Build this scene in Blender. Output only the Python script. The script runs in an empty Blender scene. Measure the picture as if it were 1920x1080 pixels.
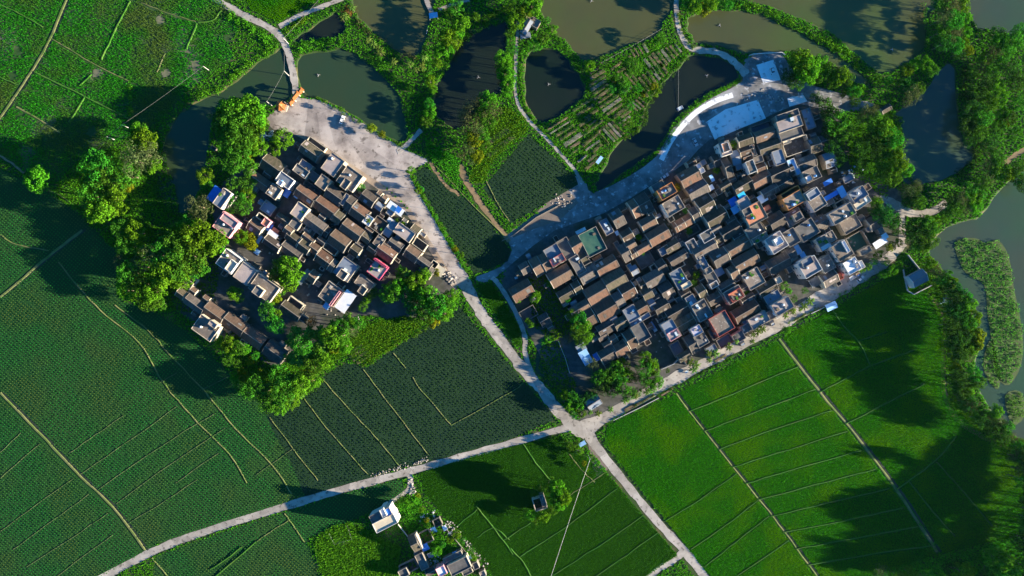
import bpy, bmesh, math, random
import numpy as np
from mathutils import Vector, Matrix

# ------------------------------------------------------------------ camera, sky, sun, exposure
SC = bpy.context.scene
S = 0.28            # metres on the ground per photograph pixel
H = 360.0           # flying height of the camera
SUN_EL, SUN_AZ = math.radians(12.0), math.radians(-9.0)   # azimuth measured from +X (picture right), anticlockwise
cam = bpy.data.cameras.new("camera"); camo = bpy.data.objects.new("camera", cam)
SC.collection.objects.link(camo); SC.camera = camo
camo.location = (0, 0, H); camo.rotation_euler = (0, 0, 0)
cam.sensor_width = 36.0; cam.lens = 36.0 * H / (1920 * S); cam.clip_start = 1.0; cam.clip_end = 20000

W = bpy.data.worlds.new("World"); SC.world = W; W.use_nodes = True
nt = W.node_tree; nt.nodes.clear()
sky = nt.nodes.new("ShaderNodeTexSky"); sky.sky_type = 'NISHITA'; sky.sun_disc = False
sky.sun_elevation = SUN_EL; sky.sun_rotation = math.pi / 2 - SUN_AZ
sky.air_density = 1.0; sky.dust_density = 0.6; sky.ozone_density = 3.0
hs = nt.nodes.new("ShaderNodeHueSaturation"); hs.inputs['Saturation'].default_value = 1.25
bg = nt.nodes.new("ShaderNodeBackground"); bg.inputs[1].default_value = 0.063
wo = nt.nodes.new("ShaderNodeOutputWorld")
tint = nt.nodes.new("ShaderNodeMix"); tint.data_type = 'RGBA'; tint.blend_type = 'MULTIPLY'; tint.inputs[0].default_value = 1.0
tint.inputs[7].default_value = (0.36, 0.84, 1.06, 1)
nt.links.new(sky.outputs[0], hs.inputs['Color']); nt.links.new(hs.outputs[0], tint.inputs[6]); nt.links.new(tint.outputs[2], bg.inputs[0]); nt.links.new(bg.outputs[0], wo.inputs[0])

sl = bpy.data.lights.new("sun", 'SUN'); sl.energy = 5.0; sl.angle = math.radians(0.5); sl.color = (1.0, 0.86, 0.64)
so = bpy.data.objects.new("sun", sl); SC.collection.objects.link(so)
sd = Vector((math.cos(SUN_EL) * math.cos(SUN_AZ), math.cos(SUN_EL) * math.sin(SUN_AZ), math.sin(SUN_EL)))
so.rotation_euler = sd.to_track_quat('Z', 'Y').to_euler()
so.location = (300, -50, 150)
vs = SC.view_settings; vs.view_transform = 'Standard'; vs.look = 'None'; vs.gamma = 1.0; vs.use_curve_mapping = False
vs.exposure = 2.1
SC.cycles.max_bounces = 5; SC.cycles.diffuse_bounces = 2; SC.cycles.glossy_bounces = 2
SC.cycles.transmission_bounces = 2; SC.cycles.transparent_max_bounces = 4
SC.cycles.use_denoising = True

# ------------------------------------------------------------------ helpers
R = random.Random(7)
COL = SC.collection

def P(x, y, h=0.0):
    k = S * (H - h) / H
    return ((x - 960.0) * k, (540.0 - y) * k)

def link(name, me, parent=None, m=None, kind=None):
    o = bpy.data.objects.new(name, me); COL.objects.link(o)
    if m is not None and me is not None and not me.materials: me.materials.append(m)
    if parent is not None: o.parent = parent
    if kind: o['kind'] = kind
    return o

def tag(o, label, cat=None, group=None, kind=None):
    o['label'] = label
    if cat: o['category'] = cat
    if group: o['group'] = group
    if kind: o['kind'] = kind
    return o

def empty(name, loc, rz=0.0):
    o = bpy.data.objects.new(name, None); COL.objects.link(o)
    o.location = loc; o.rotation_euler = (0, 0, rz); o.empty_display_size = 0.5
    return o

def mesh(name, verts, faces):
    me = bpy.data.meshes.new(name); me.from_pydata([tuple(v) for v in verts], [], faces); me.update(); return me

def mk(name, verts, faces, m, parent=None, kind=None):
    return link(name, mesh(name, verts, faces), parent, m, kind)

def npmesh(name, V, n, smooth=False):
    """V: (N*n,3) array, every n consecutive vertices a face"""
    V = np.asarray(V, dtype=np.float32).reshape(-1, 3); nf = len(V) // n
    me = bpy.data.meshes.new(name)
    me.vertices.add(len(V)); me.vertices.foreach_set("co", V.ravel())
    me.loops.add(nf * n); me.loops.foreach_set("vertex_index", np.arange(nf * n, dtype=np.int32))
    me.polygons.add(nf); me.polygons.foreach_set("loop_start", np.arange(0, nf * n, n, dtype=np.int32))
    me.update(calc_edges=True)
    return me

class MB:
    """collects boxes and prisms into one mesh"""
    def __init__(s): s.v = []; s.f = []
    def add(s, vs, fs):
        b = len(s.v); s.v += [tuple(v) for v in vs]; s.f += [tuple(b + i for i in f) for f in fs]; return s
    def box(s, x0, x1, y0, y1, z0, z1):
        return s.add([(x0,y0,z0),(x1,y0,z0),(x1,y1,z0),(x0,y1,z0),(x0,y0,z1),(x1,y0,z1),(x1,y1,z1),(x0,y1,z1)],
                     [(0,3,2,1),(4,5,6,7),(0,1,5,4),(1,2,6,5),(2,3,7,6),(3,0,4,7)])
    def cyl(s, cx, cy, z0, z1, r0, r1=None, n=10):
        r1 = r0 if r1 is None else r1
        vs = [(cx + r0*math.cos(2*math.pi*i/n), cy + r0*math.sin(2*math.pi*i/n), z0) for i in range(n)]
        vs += [(cx + r1*math.cos(2*math.pi*i/n), cy + r1*math.sin(2*math.pi*i/n), z1) for i in range(n)]
        fs = [(i, (i+1) % n, n+(i+1) % n, n+i) for i in range(n)] + [tuple(range(n-1, -1, -1)), tuple(range(n, 2*n))]
        return s.add(vs, fs)
    def beam(s, a, b, r, n=6):
        a = Vector(a); b = Vector(b); q = (b - a).to_track_quat('Z', 'Y'); l = (b - a).length
        vs = [a + q @ Vector((r*math.cos(2*math.pi*i/n), r*math.sin(2*math.pi*i/n), z)) for z in (0, l) for i in range(n)]
        return s.add(vs, [(i, (i+1) % n, n+(i+1) % n, n+i) for i in range(n)] + [tuple(range(n-1, -1, -1)), tuple(range(n, 2*n))])
    def obj(s, name, m, parent=None, kind=None, xf=None):
        vs = s.v if xf is None else [xf @ Vector(v) for v in s.v]
        return mk(name, vs, s.f, m, parent, kind)

def catmull(pts, n=4, closed=True):
    out = []; N = len(pts)
    for i in range(N if closed else N - 1):
        g = lambda k: np.array(pts[k % N if closed else min(max(k, 0), N - 1)], float)
        p0, p1, p2, p3 = g(i-1), g(i), g(i+1), g(i+2)
        for j in range(n):
            t = j / n
            out.append(0.5*((2*p1)+(-p0+p2)*t+(2*p0-5*p1+4*p2-p3)*t*t+(-p0+3*p1-3*p2+p3)*t**3))
    if not closed: out.append(np.array(pts[-1], float))
    return np.array(out)

def area2(p):
    return sum(p[i][0]*p[(i+1) % len(p)][1]-p[(i+1) % len(p)][0]*p[i][1] for i in range(len(p)))

def pip(pts, X, Y):
    x0, y0 = pts[:, 0], pts[:, 1]; x1, y1 = np.roll(x0, -1), np.roll(y0, -1)
    ins = np.zeros(X.shape, bool)
    for a, b, c, d in zip(x0, y0, x1, y1):
        if b == d: continue
        cond = (b > Y) != (d > Y)
        ins ^= cond & (X < (c - a) * (Y - b) / (d - b) + a)
    return ins

def segdist(pts, X, Y, closed=True):
    D = np.full(X.shape, 1e9)
    N = len(pts)
    for i in range(N if closed else N - 1):
        a = pts[i]; b = pts[(i+1) % N]; d = b - a; L = d @ d + 1e-9
        t = np.clip(((X-a[0])*d[0]+(Y-a[1])*d[1]) / L, 0, 1)
        D = np.minimum(D, np.hypot(X-a[0]-t*d[0], Y-a[1]-t*d[1]))
    return D

def world(pts, h=0): return np.array([P(p[0], p[1], h) for p in pts])

def jag(pts, amp, seed):
    rg = np.random.RandomState(seed); return pts + rg.uniform(-amp, amp, pts.shape)

def sheet(name, px, z, m, skirt=0.0, smooth=3, amp=0.0, seed=1):
    w = world(px)
    w = catmull(w, smooth) if smooth > 1 else w
    if amp: w = jag(w, amp, seed)
    if area2(w) < 0: w = w[::-1]
    n = len(w)
    vs = [(x, y, z) for x, y in w]; fs = [tuple(range(n))]
    if skirt:
        vs += [(x, y, z - skirt) for x, y in w]
        fs += [((i+1) % n, i, n+i, n+(i+1) % n) for i in range(n)]
    o = mk(name, vs, fs, m, None, 'structure'); return o

def strip(name, px, wpx, z, m, skirt=0.0, n=4, amp=0.0, seed=1, crown=0.0):
    """road or ridge along a polyline; points may carry their own width"""
    ws = np.array([p[2] if len(p) > 2 else wpx for p in px], float)
    c = world([p[:2] for p in px]); q = catmull(np.column_stack([c, ws]), n, False)
    if amp: q[:, :2] = jag(q[:, :2], amp, seed); q[:, 2] *= np.random.RandomState(seed+5).uniform(.82, 1.18, len(q))
    d = np.gradient(q[:, :2], axis=0); d /= np.linalg.norm(d, axis=1)[:, None] + 1e-9
    nrm = np.column_stack([-d[:, 1], d[:, 0]]); hw = q[:, 2:3]*S/2
    a = q[:, :2]+nrm*hw; b = q[:, :2]-nrm*hw; N = len(q)
    if crown:
        a2 = q[:, :2]+nrm*hw*.45; b2 = q[:, :2]-nrm*hw*.45
        rows = [(a, 0.005), (a2, z), (b2, z), (b, 0.005)]
    else:
        rows = [(a, z-skirt), (a, z), (b, z), (b, z-skirt)] if skirt else [(a, z), (b, z)]
    vs = [(p[0], p[1], zz) for r, zz in rows for p in r]; fs = []
    for k in range(len(rows)-1):
        fs += [(k*N+i, (k+1)*N+i, (k+1)*N+i+1, k*N+i+1) for i in range(N-1)]
    return mk(name, vs, fs, m, None, 'structure')

# ------------------------------------------------------------------ materials
MATS = {}
def nmat(name, c1, c2, scale=0.3, rough=0.85, c3=None, s3=0.03, bump=0.0, bscale=2.0, spec=0.25, objvar=0.0, detail=6.0, contrast=(0.35, 0.65), speck=None, slab=None):
    if name in MATS: return MATS[name]
    m = bpy.data.materials.new(name); m.use_nodes = True; t = m.node_tree; N = t.nodes; L = t.links
    b = N['Principled BSDF']; b.inputs['Roughness'].default_value = rough
    b.inputs['Specular IOR Level'].default_value = spec
    geo = N.new("ShaderNodeNewGeometry")
    def noise(sc, det=detail, rough_=.6):
        n = N.new("ShaderNodeTexNoise"); n.inputs['Scale'].default_value = sc; n.inputs['Detail'].default_value = det
        n.inputs['Roughness'].default_value = rough_
        L.new(geo.outputs['Position'], n.inputs['Vector']); return n.outputs['Fac']
    def ramp(f, lo, hi):
        r = N.new("ShaderNodeMapRange"); r.inputs['From Min'].default_value = lo; r.inputs['From Max'].default_value = hi
        L.new(f, r.inputs['Value']); return r.outputs[0]
    def mix(f, a, c):
        x = N.new("ShaderNodeMix"); x.data_type = 'RGBA'
        L.new(f, x.inputs['Factor'])
        for s_, v in ((6, a), (7, c)):
            if isinstance(v, tuple): x.inputs[s_].default_value = (*v, 1)
            else: L.new(v, x.inputs[s_])
        return x.outputs[2]
    col = mix(ramp(noise(scale), *contrast), c1, c2)
    if c3: col = mix(ramp(noise(s3, 4), .45, .7), col, c3)
    if speck: col = mix(ramp(noise(speck[1], 2), .58, .68), col, speck[0])
    if slab:      # poured bays of slightly different age
        vo = N.new("ShaderNodeTexVoronoi"); vo.inputs['Scale'].default_value = slab; vo.inputs['Randomness'].default_value = .8
        L.new(geo.outputs['Position'], vo.inputs['Vector'])
        sp = N.new("ShaderNodeSeparateColor"); L.new(vo.outputs['Color'], sp.inputs[0])
        r = N.new("ShaderNodeMapRange"); r.inputs['To Min'].default_value = .78; r.inputs['To Max'].default_value = 1.16; L.new(sp.outputs[0], r.inputs['Value'])
        h = N.new("ShaderNodeHueSaturation"); L.new(r.outputs[0], h.inputs['Value']); L.new(col, h.inputs['Color']); col = h.outputs[0]
    if objvar:
        oi = N.new("ShaderNodeObjectInfo"); h = N.new("ShaderNodeHueSaturation")
        r = N.new("ShaderNodeMapRange"); r.inputs['To Min'].default_value = 1-objvar; r.inputs['To Max'].default_value = 1+objvar
        L.new(oi.outputs['Random'], r.inputs['Value']); L.new(r.outputs[0], h.inputs['Value']); L.new(col, h.inputs['Color']); col = h.outputs[0]
    L.new(col, b.inputs['Base Color'])
    if bump:
        bp = N.new("ShaderNodeBump"); bp.inputs['Strength'].default_value = bump; bp.inputs['Distance'].default_value = .3
        L.new(noise(bscale, 5), bp.inputs['Height']); L.new(bp.outputs[0], b.inputs['Normal'])
    MATS[name] = m; return m

def tilemat(name, c1, c2, c3):
    if name in MATS: return MATS[name]
    m = bpy.data.materials.new(name); m.use_nodes = True; t = m.node_tree; N = t.nodes; L = t.links
    b = N['Principled BSDF']; b.inputs['Roughness'].default_value = .85; b.inputs['Specular IOR Level'].default_value = .2
    tc = N.new("ShaderNodeTexCoord"); geo = N.new("ShaderNodeNewGeometry")
    mp = N.new("ShaderNodeMapping"); mp.inputs['Scale'].default_value = (1.6, .22, .22)
    L.new(tc.outputs['Object'], mp.inputs['Vector'])
    n1 = N.new("ShaderNodeTexNoise"); n1.inputs['Scale'].default_value = 1.3; n1.inputs['Detail'].default_value = 5
    oi = N.new("ShaderNodeObjectInfo")
    ad = N.new("ShaderNodeVectorMath"); ad.operation = 'ADD'
    sc = N.new("ShaderNodeVectorMath"); sc.operation = 'SCALE'; sc.inputs[3].default_value = 37.0
    L.new(oi.outputs['Random'], sc.inputs[0]); L.new(mp.outputs[0], ad.inputs[0]); L.new(sc.outputs[0], ad.inputs[1])
    L.new(ad.outputs[0], n1.inputs['Vector'])
    n2 = N.new("ShaderNodeTexNoise"); n2.inputs['Scale'].default_value = .5; n2.inputs['Detail'].default_value = 4
    L.new(geo.outputs['Position'], n2.inputs['Vector'])
    def mr(f, a, c, lo=0., hi=1.):
        r = N.new("ShaderNodeMapRange"); r.inputs[1].default_value = a; r.inputs[2].default_value = c; r.inputs[3].default_value = lo; r.inputs[4].default_value = hi
        L.new(f, r.inputs[0]); return r.outputs[0]
    def mix(f, a, c):
        x = N.new("ShaderNodeMix"); x.data_type = 'RGBA'; L.new(f, x.inputs[0])
        for s_, v in ((6, a), (7, c)):
            if isinstance(v, tuple): x.inputs[s_].default_value = (*v, 1)
            else: L.new(v, x.inputs[s_])
        return x.outputs[2]
    col = mix(mr(n1.outputs[0], .35, .65), c1, c2); col = mix(mr(n2.outputs[0], .5, .75), col, c3)
    h = N.new("ShaderNodeHueSaturation"); L.new(mr(oi.outputs['Random'], 0, 1, .7, 1.3), h.inputs['Value']); L.new(col, h.inputs['Color'])
    L.new(h.outputs[0], b.inputs['Base Color'])
    wv = N.new("ShaderNodeTexWave"); wv.wave_type = 'BANDS'; wv.bands_direction = 'X'; wv.inputs['Scale'].default_value = 1.1
    wv.inputs['Distortion'].default_value = .6
    L.new(tc.outputs['Object'], wv.inputs['Vector'])
    bp = N.new("ShaderNodeBump"); bp.inputs['Strength'].default_value = .5; bp.inputs['Distance'].default_value = .12
    L.new(wv.outputs['Fac'], bp.inputs['Height']); L.new(bp.outputs[0], b.inputs['Normal'])
    MATS[name] = m; return m

def leafmat(name, c, var=.5, trans=.28, dry=None):
    if name in MATS: return MATS[name]
    m = bpy.data.materials.new(name); m.use_nodes = True; t = m.node_tree; N = t.nodes; L = t.links; N.remove(N['Principled BSDF'])
    out = N['Material Output']
    geo = N.new("ShaderNodeNewGeometry"); oi = N.new("ShaderNodeObjectInfo")
    def mr(f, lo, hi):
        r = N.new("ShaderNodeMapRange"); r.inputs[3].default_value = lo; r.inputs[4].default_value = hi; L.new(f, r.inputs[0]); return r.outputs[0]
    h = N.new("ShaderNodeHueSaturation"); h.inputs['Color'].default_value = (*c, 1)
    L.new(mr(geo.outputs['Random Per Island'], 1-var, 1+var), h.inputs['Value'])
    h2 = N.new("ShaderNodeHueSaturation"); L.new(h.outputs[0], h2.inputs['Color'])
    L.new(mr(oi.outputs['Random'], .485, .535), h2.inputs['Hue']); L.new(mr(oi.outputs['Random'], .75, 1.25), h2.inputs['Value'])
    col = h2.outputs[0]
    if dry:
        n = N.new("ShaderNodeTexNoise"); n.inputs['Scale'].default_value = .045; n.inputs['Detail'].default_value = 5
        L.new(geo.outputs['Position'], n.inputs['Vector'])
        r = N.new("ShaderNodeMapRange"); r.inputs[1].default_value = .46; r.inputs[2].default_value = .64; L.new(n.outputs[0], r.inputs[0])
        x = N.new("ShaderNodeMix"); x.data_type = 'RGBA'; L.new(r.outputs[0], x.inputs[0]); L.new(col, x.inputs[6]); x.inputs[7].default_value = (*dry, 1); col = x.outputs[2]
    d = N.new("ShaderNodeBsdfDiffuse"); tr = N.new("ShaderNodeBsdfTranslucent"); mx = N.new("ShaderNodeMixShader"); mx.inputs[0].default_value = trans
    L.new(col, d.inputs[0]); L.new(col, tr.inputs[0]); L.new(d.outputs[0], mx.inputs[1]); L.new(tr.outputs[0], mx.inputs[2]); L.new(mx.outputs[0], out.inputs[0])
    MATS[name] = m; return m

M_GROUND = nmat("earth", (.022, .055, .010), (.035, .07, .014), .25, c3=(.05, .06, .02), s3=.03, bump=.4, speck=((.09, .085, .035), .12))
M_VGROUND = nmat("village_ground", (.06, .058, .055), (.11, .105, .10), .35, c3=(.025, .042, .014), s3=.05)
M_CONC = nmat("road_concrete", (.40, .355, .31), (.28, .25, .22), .3, c3=(.42, .385, .345), s3=.07, speck=((.17, .15, .13), .45), slab=.16)
M_PLAZA = nmat("plaza_concrete", (.40, .345, .315), (.235, .20, .185), .13, c3=(.46, .41, .38), s3=.06, speck=((.16, .135, .12), .3), contrast=(.40, .60), slab=.085)
M_ASPH = nmat("worn_asphalt", (.11, .11, .11), (.19, .185, .185), .25, c3=(.30, .30, .305), s3=.05, speck=((.40, .40, .41), .35), contrast=(.42, .62))
M_PAD = nmat("white_pad", (.78, .79, .80), (.70, .71, .72), .35, speck=((.33, .34, .36), .35))
M_DIRT = nmat("dirt_track", (.30, .20, .11), (.21, .14, .08), .6, c3=(.14, .12, .05), s3=.1)
M_BUND = nmat("bund_earth", (.17, .17, .07), (.11, .14, .04), .8, c3=(.06, .13, .015), s3=.15)
M_GBUND = nmat("bund_grass", (.032, .14, .008), (.045, .15, .012), .8, c3=(.07, .13, .02), s3=.15)
M_PADDY = nmat("paddy_soil", (.022, .11, .004), (.018, .09, .004), .5, c3=(.03, .115, .006), s3=.02)
M_CROP = nmat("crop_soil", (.007, .052, .008), (.010, .060, .008), .4, c3=(.018, .058, .010), s3=.02)
M_CROP2 = nmat("dark_crop_soil", (.006, .029, .012), (.008, .034, .013), .4, c3=(.012, .040, .012), s3=.02)
M_PADDY2 = nmat("wet_paddy_soil", (.03, .085, .014), (.02, .06, .012), .4, c3=(.05, .08, .03), s3=.03, speck=((.11, .12, .07), .05))
M_BARK = nmat("bark", (.12, .09, .06), (.2, .16, .12), 2.0)
M_WALLC = nmat("cream_wall", (.50, .44, .34), (.38, .33, .26), .7, objvar=.2)
M_WALLW = nmat("white_wall", (.62, .60, .57), (.46, .44, .42), .6, objvar=.12)
M_WALLB = nmat("grey_brick_wall", (.20, .18, .155), (.14, .125, .11), .8, objvar=.25)
M_WALLP = nmat("pink_wall", (.66, .30, .32), (.56, .26, .28), .6)
M_WALLO = nmat("orange_wall", (.62, .26, .08), (.52, .22, .07), .6)
M_WALLR = nmat("red_wall", (.42, .10, .08), (.36, .09, .07), .6)
M_MAG = nmat("magenta_wall", (.50, .07, .14), (.42, .06, .12), .6)
ROOF = {
 'b': tilemat("brown_tiles", (0.098, 0.062, 0.044), (0.136, 0.092, 0.067), (0.066, 0.056, 0.048)),
 'd': tilemat("dark_tiles", (0.058, 0.047, 0.041), (0.086, 0.069, 0.059), (0.039, 0.037, 0.037)),
 'b2': tilemat("weathered_grey_tiles", (0.082, 0.069, 0.061), (0.129, 0.109, 0.098), (0.058, 0.055, 0.051)),
 'b3': tilemat("reddish_tiles", (0.121, 0.064, 0.043), (0.160, 0.094, 0.066), (0.070, 0.055, 0.047)),
 'b4': tilemat("mossy_tiles", (0.066, 0.058, 0.039), (0.105, 0.086, 0.062), (0.039, 0.043, 0.023)),
 't': tilemat("terracotta_tiles", (.46, .17, .09), (.54, .23, .13), (.38, .20, .13)),
 'k': nmat("dark_roof_concrete", (.12, .115, .11), (.17, .16, .15), .5, c3=(.075, .075, .075), s3=.15, objvar=.2),
 'c': nmat("tan_roof_concrete", (.235, .185, .15), (.175, .145, .12), .4, c3=(.11, .10, .09), s3=.12, objvar=.18, speck=((.34, .30, .26), .6)),
 'w': nmat("white_sheet_roof", (.74, .75, .77), (.66, .67, .69), .5),
 'p': nmat("pinkish_roof", (.37, .31, .29), (.30, .25, .24), .4, c3=(.22, .19, .19), s3=.12),
 'o': nmat("orange_roof", (.50, .23, .13), (.44, .20, .12), .6),
 'u': nmat("blue_sheet", (.02, .14, .52), (.03, .18, .58), .5, rough=.5, spec=.4),
 'l': nmat("pale_blue_sheet", (.22, .42, .66), (.28, .48, .70), .5, rough=.5),
 'n': nmat("cyan_sheet", (.02, .40, .62), (.03, .46, .68), .5, rough=.5),
 'g': nmat("green_netting", (.022, .085, .068), (.03, .11, .085), .2, c3=(.07, .14, .09), s3=.1),
 'y': nmat("cream_roof", (.58, .50, .36), (.50, .44, .33), .5),
 'e': nmat("blue_grey_roof", (.17, .20, .25), (.13, .16, .21), .4, c3=(.22, .24, .28), s3=.1, objvar=.15),
 'v': nmat("lavender_roof", (.44, .43, .55), (.40, .39, .50), .4),
}
M_PARA = nmat('parapet_concrete', (.36, .31, .255), (.22, .195, .17), .5, objvar=.25)
M_GLASS = nmat("window_glass", (.02, .03, .04), (.03, .04, .05), 1.0, rough=.15, spec=.5)
M_DOOR = nmat("door_wood", (.16, .09, .05), (.12, .07, .04), 1.5)
M_STEEL = nmat("stainless", (.55, .56, .58), (.45, .46, .48), 1.0, rough=.35, spec=.5)
M_TANK = nmat("blue_tank", (.04, .18, .45), (.05, .2, .5), 1.0, rough=.5)
M_RIDGE = nmat("ridge_mortar", (.24, .205, .17), (.17, .145, .125), .8, objvar=.2)
M_RUBBLE = nmat("rubble", (.42, .38, .34), (.16, .14, .12), .5, contrast=(.42,.58))
M_SOIL = nmat("bed_soil", (.12, .085, .05), (.18, .125, .08), .8, c3=(.05,.07,.02), s3=.3)
M_SOIL2 = nmat("grey_bed_soil", (.17, .15, .125), (.22, .19, .165), .8, c3=(.06,.08,.03), s3=.3)
M_CABLE = nmat("cable", (.22, .22, .21), (.2, .2, .19), 1.0)
M_CABLEW = nmat("pale_cable", (.6, .6, .57), (.5, .5, .48), 1.0)
M_POLE = nmat("pole_concrete", (.5, .49, .46), (.42, .41, .39), 1.0)
M_TYRE = nmat("tyre_rubber", (.02, .02, .02), (.03, .03, .03), 1.0)
M_CARW = nmat("white_paint", (.80, .80, .80), (.76, .76, .77), .5, rough=.3, spec=.5)
M_CARG = nmat("silver_paint", (.45, .47, .50), (.42, .44, .47), .5, rough=.3, spec=.5)
M_CARB = nmat("blue_paint", (.06, .16, .42), (.06, .15, .4), .5, rough=.35, spec=.5)
M_BOAT = nmat("pale_boat_paint", (.55, .62, .66), (.48, .55, .6), .8)
LEAF = {
 'b': leafmat("green_leaves", (.066, .192, .014)),
 'B': leafmat("bright_leaves", (.100, .228, .010)),
 'd': leafmat("deep_green_leaves", (.040, .110, .014)),
 'f': leafmat("grey_green_leaves", (.095, .115, .040)),
 'p': leafmat("palm_leaves", (.085, .135, .022), trans=.2),
 'n': leafmat("banana_leaves", (.075, .155, .018)),
 'y': leafmat("yellow_leaves", (.16, .19, .008)),
 'o': leafmat("rusty_leaves", (.20, .115, .03)),
}
M_RICE = leafmat("rice_blades", (.056, .205, .005), .35, .55, dry=(.085, .265, .003))
M_RICE3 = leafmat('young_rice', (.036, .150, .008), .35, .5)
M_RICE2 = leafmat("ragged_rice", (.066, .215, .010), .5, .5, dry=(.10, .18, .03))
M_CROPL = leafmat("crop_leaves", (.046, .185, .020), .3, .3, dry=(.11, .17, .035))
M_CROPK = leafmat("dark_crop_leaves", (.022, .076, .019), .35, .2)
M_WEED = leafmat("weeds", (.088, .245, .011), .5, .45)
M_WEEDM = leafmat("marsh_plants", (.110, .255, .028), .5, .4)
M_BEDL = leafmat("vegetable_leaves", (.055, .145, .016), .5, .3)

def watermat(name, c, c2):
    m = nmat(name, c, c2, .03, c3=tuple(x*y for x, y in zip(c, (.8, 1.25, .8))), s3=.012, rough=.12, spec=.4, detail=3, bump=.10, bscale=.5); return m
M_WOLIVE = watermat("olive_water", (.072, .076, .028), (.060, .068, .028))
M_WGREEN = watermat("green_water", (.024, .050, .024), (.030, .050, .022))
M_WDARK = watermat("dark_water", (.009, .014, .010), (.013, .018, .011))
M_WBLUE = watermat("river_water", (.040, .066, .046), (.052, .066, .042))
# ------------------------------------------------------------------ ponds and terrain
PONDS = [
 ("pond", 'green', [(525,92),(543,112),(549,150),(545,183),(520,198),(480,192),(425,188),(398,230),(388,290),(380,335),(368,370),(342,402),(305,385),(288,350),(302,280),(322,232),(360,195),(415,172),(468,128)],
   "dark pond bending round the tree belt west of the smaller village"),
 ("pond", 'green', [(556,112),(610,97),(650,93),(700,128),(743,168),(753,200),(766,248),(748,266),(700,240),(640,202),(592,182),(568,176)],
   "green pond beside the causeway and the pale square"),
 ("pond", 'olive', [(672,-12),(805,-12),(806,40),(792,88),(775,107),(740,94),(702,60),(668,25)], "olive pond with a white boat at its east bank"),
 ("pond", 'dark', [(552,78),(590,48),(632,24),(646,50),(628,70),(590,72)], "small shaded pond above the green pond"),
 ("pond", 'dark', [(870,62),(922,45),(952,45),(948,100),(943,168),(908,190),(880,232),(852,240),(822,222),(812,190),(822,152),(846,110)],
   "dark pond between the yellow-green hedge and the garden path"),
 ("pond", 'olive', [(1022,-12),(1254,-12),(1245,40),(1228,68),(1180,85),(1130,105),(1092,113),(1066,82),(1032,50)], "large olive pond north of the strip garden"),
 ("pond", 'dark', [(988,102),(1030,92),(1060,107),(1085,140),(1098,170),(1084,190),(1050,215),(1016,230),(992,205),(982,160)], "dark drop-shaped pond inside the ring of garden paths"),
 ("pond", 'dark', [(1292,106),(1330,104),(1368,118),(1384,140),(1370,158),(1338,170),(1298,196),(1268,222),(1248,256),(1222,290),(1170,324),(1126,358),(1116,348),(1131,318),(1160,270),(1196,245),(1207,212),(1232,165),(1270,130)],
   "long dark pond crossed by a rope beside the strip garden"),
 ("pond", 'olive', [(1292,32),(1330,22),(1410,24),(1500,62),(1560,97),(1620,142),(1638,166),(1600,152),(1540,112),(1500,100),(1468,98),(1396,102),(1352,88),(1312,82),(1292,60)], "olive pond above the parking pad with one aerator"),
 ("pond", 'olive', [(1392,-12),(1730,-12),(1738,40),(1734,88),(1700,120),(1680,132),(1660,138),(1640,130),(1592,90),(1552,60),(1480,25)], "widest olive pond beyond the hedged dyke"),
 ("river", 'river', [(1762,128),(1790,128),(1802,250),(1832,290),(1782,332),(1702,347),(1692,300),(1692,240),(1672,220),(1702,195),(1742,162)], "teal creek between two wooded banks"),
 ("pond", 'river', [(1818,-12),(1960,-12),(1960,62),(1852,56),(1826,40)], "pond in the far corner behind the bank of trees"),
 ("river", 'river', [(1842,402),(1892,342),(1990,330),(1990,850),(1930,838),(1880,795),(1842,745),(1826,700),(1836,640),(1822,590),(1796,545),(1768,505),(1742,482),(1758,440),(1798,418)], "river round the floating weed island"),
 ("pond", 'green', [(1010,648),(1048,642),(1060,700),(1040,728),(1022,715),(1002,690)], "duckweed pond beside the lane and field road"),
]
PW = [(n, k, catmull(world(p), 4), l) for n, k, p, l in PONDS]
gx = np.concatenate([[-9000,-3000,-1200,-600,-400,-330], np.arange(-300, 300.1, .8), [330,400,600,1200,3000,9000]])
gy = np.concatenate([[-9000,-3000,-1200,-600,-300,-220], np.arange(-172, 172.1, .8), [220,300,600,1200,3000,9000]])
GX, GY = np.meshgrid(gx, gy); GZ = np.zeros_like(GX)
for i, (n, k, w, l) in enumerate(PW):
    w = jag(w, .7, 31+i); PW[i] = (n, k, w, l)
    bx = (GX > w[:,0].min()-4) & (GX < w[:,0].max()+4) & (GY > w[:,1].min()-4) & (GY < w[:,1].max()+4)
    X, Y = GX[bx], GY[bx]
    ins = pip(w, X, Y); d = segdist(w, X, Y)
    dep = np.clip((d+.3)/2.2, 0, 1)
    z = np.where(ins, -1.6*dep*dep*(3-2*dep), 0)
    GZ[bx] = np.minimum(GZ[bx], z)
ny, nx = GX.shape
idx = (np.arange(ny-1)[:, None]*nx + np.arange(nx-1)[None, :]).ravel()
quads = np.column_stack([idx, idx+1, idx+nx+1, idx+nx]).astype(np.int32)
me = bpy.data.meshes.new("ground"); me.vertices.add(nx*ny)
me.vertices.foreach_set("co", np.column_stack([GX.ravel(), GY.ravel(), GZ.ravel()]).astype(np.float32).ravel())
me.loops.add(len(quads)*4); me.loops.foreach_set("vertex_index", quads.ravel())
me.polygons.add(len(quads)); me.polygons.foreach_set("loop_start", np.arange(0, len(quads)*4, 4, dtype=np.int32)); me.update(calc_edges=True)
tag(link("ground", me, None, M_GROUND, 'structure'), "grassy earth under fields, ponds and villages")
WM = {'dark': M_WDARK, 'green': M_WGREEN, 'olive': M_WOLIVE, 'river': M_WBLUE}
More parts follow.
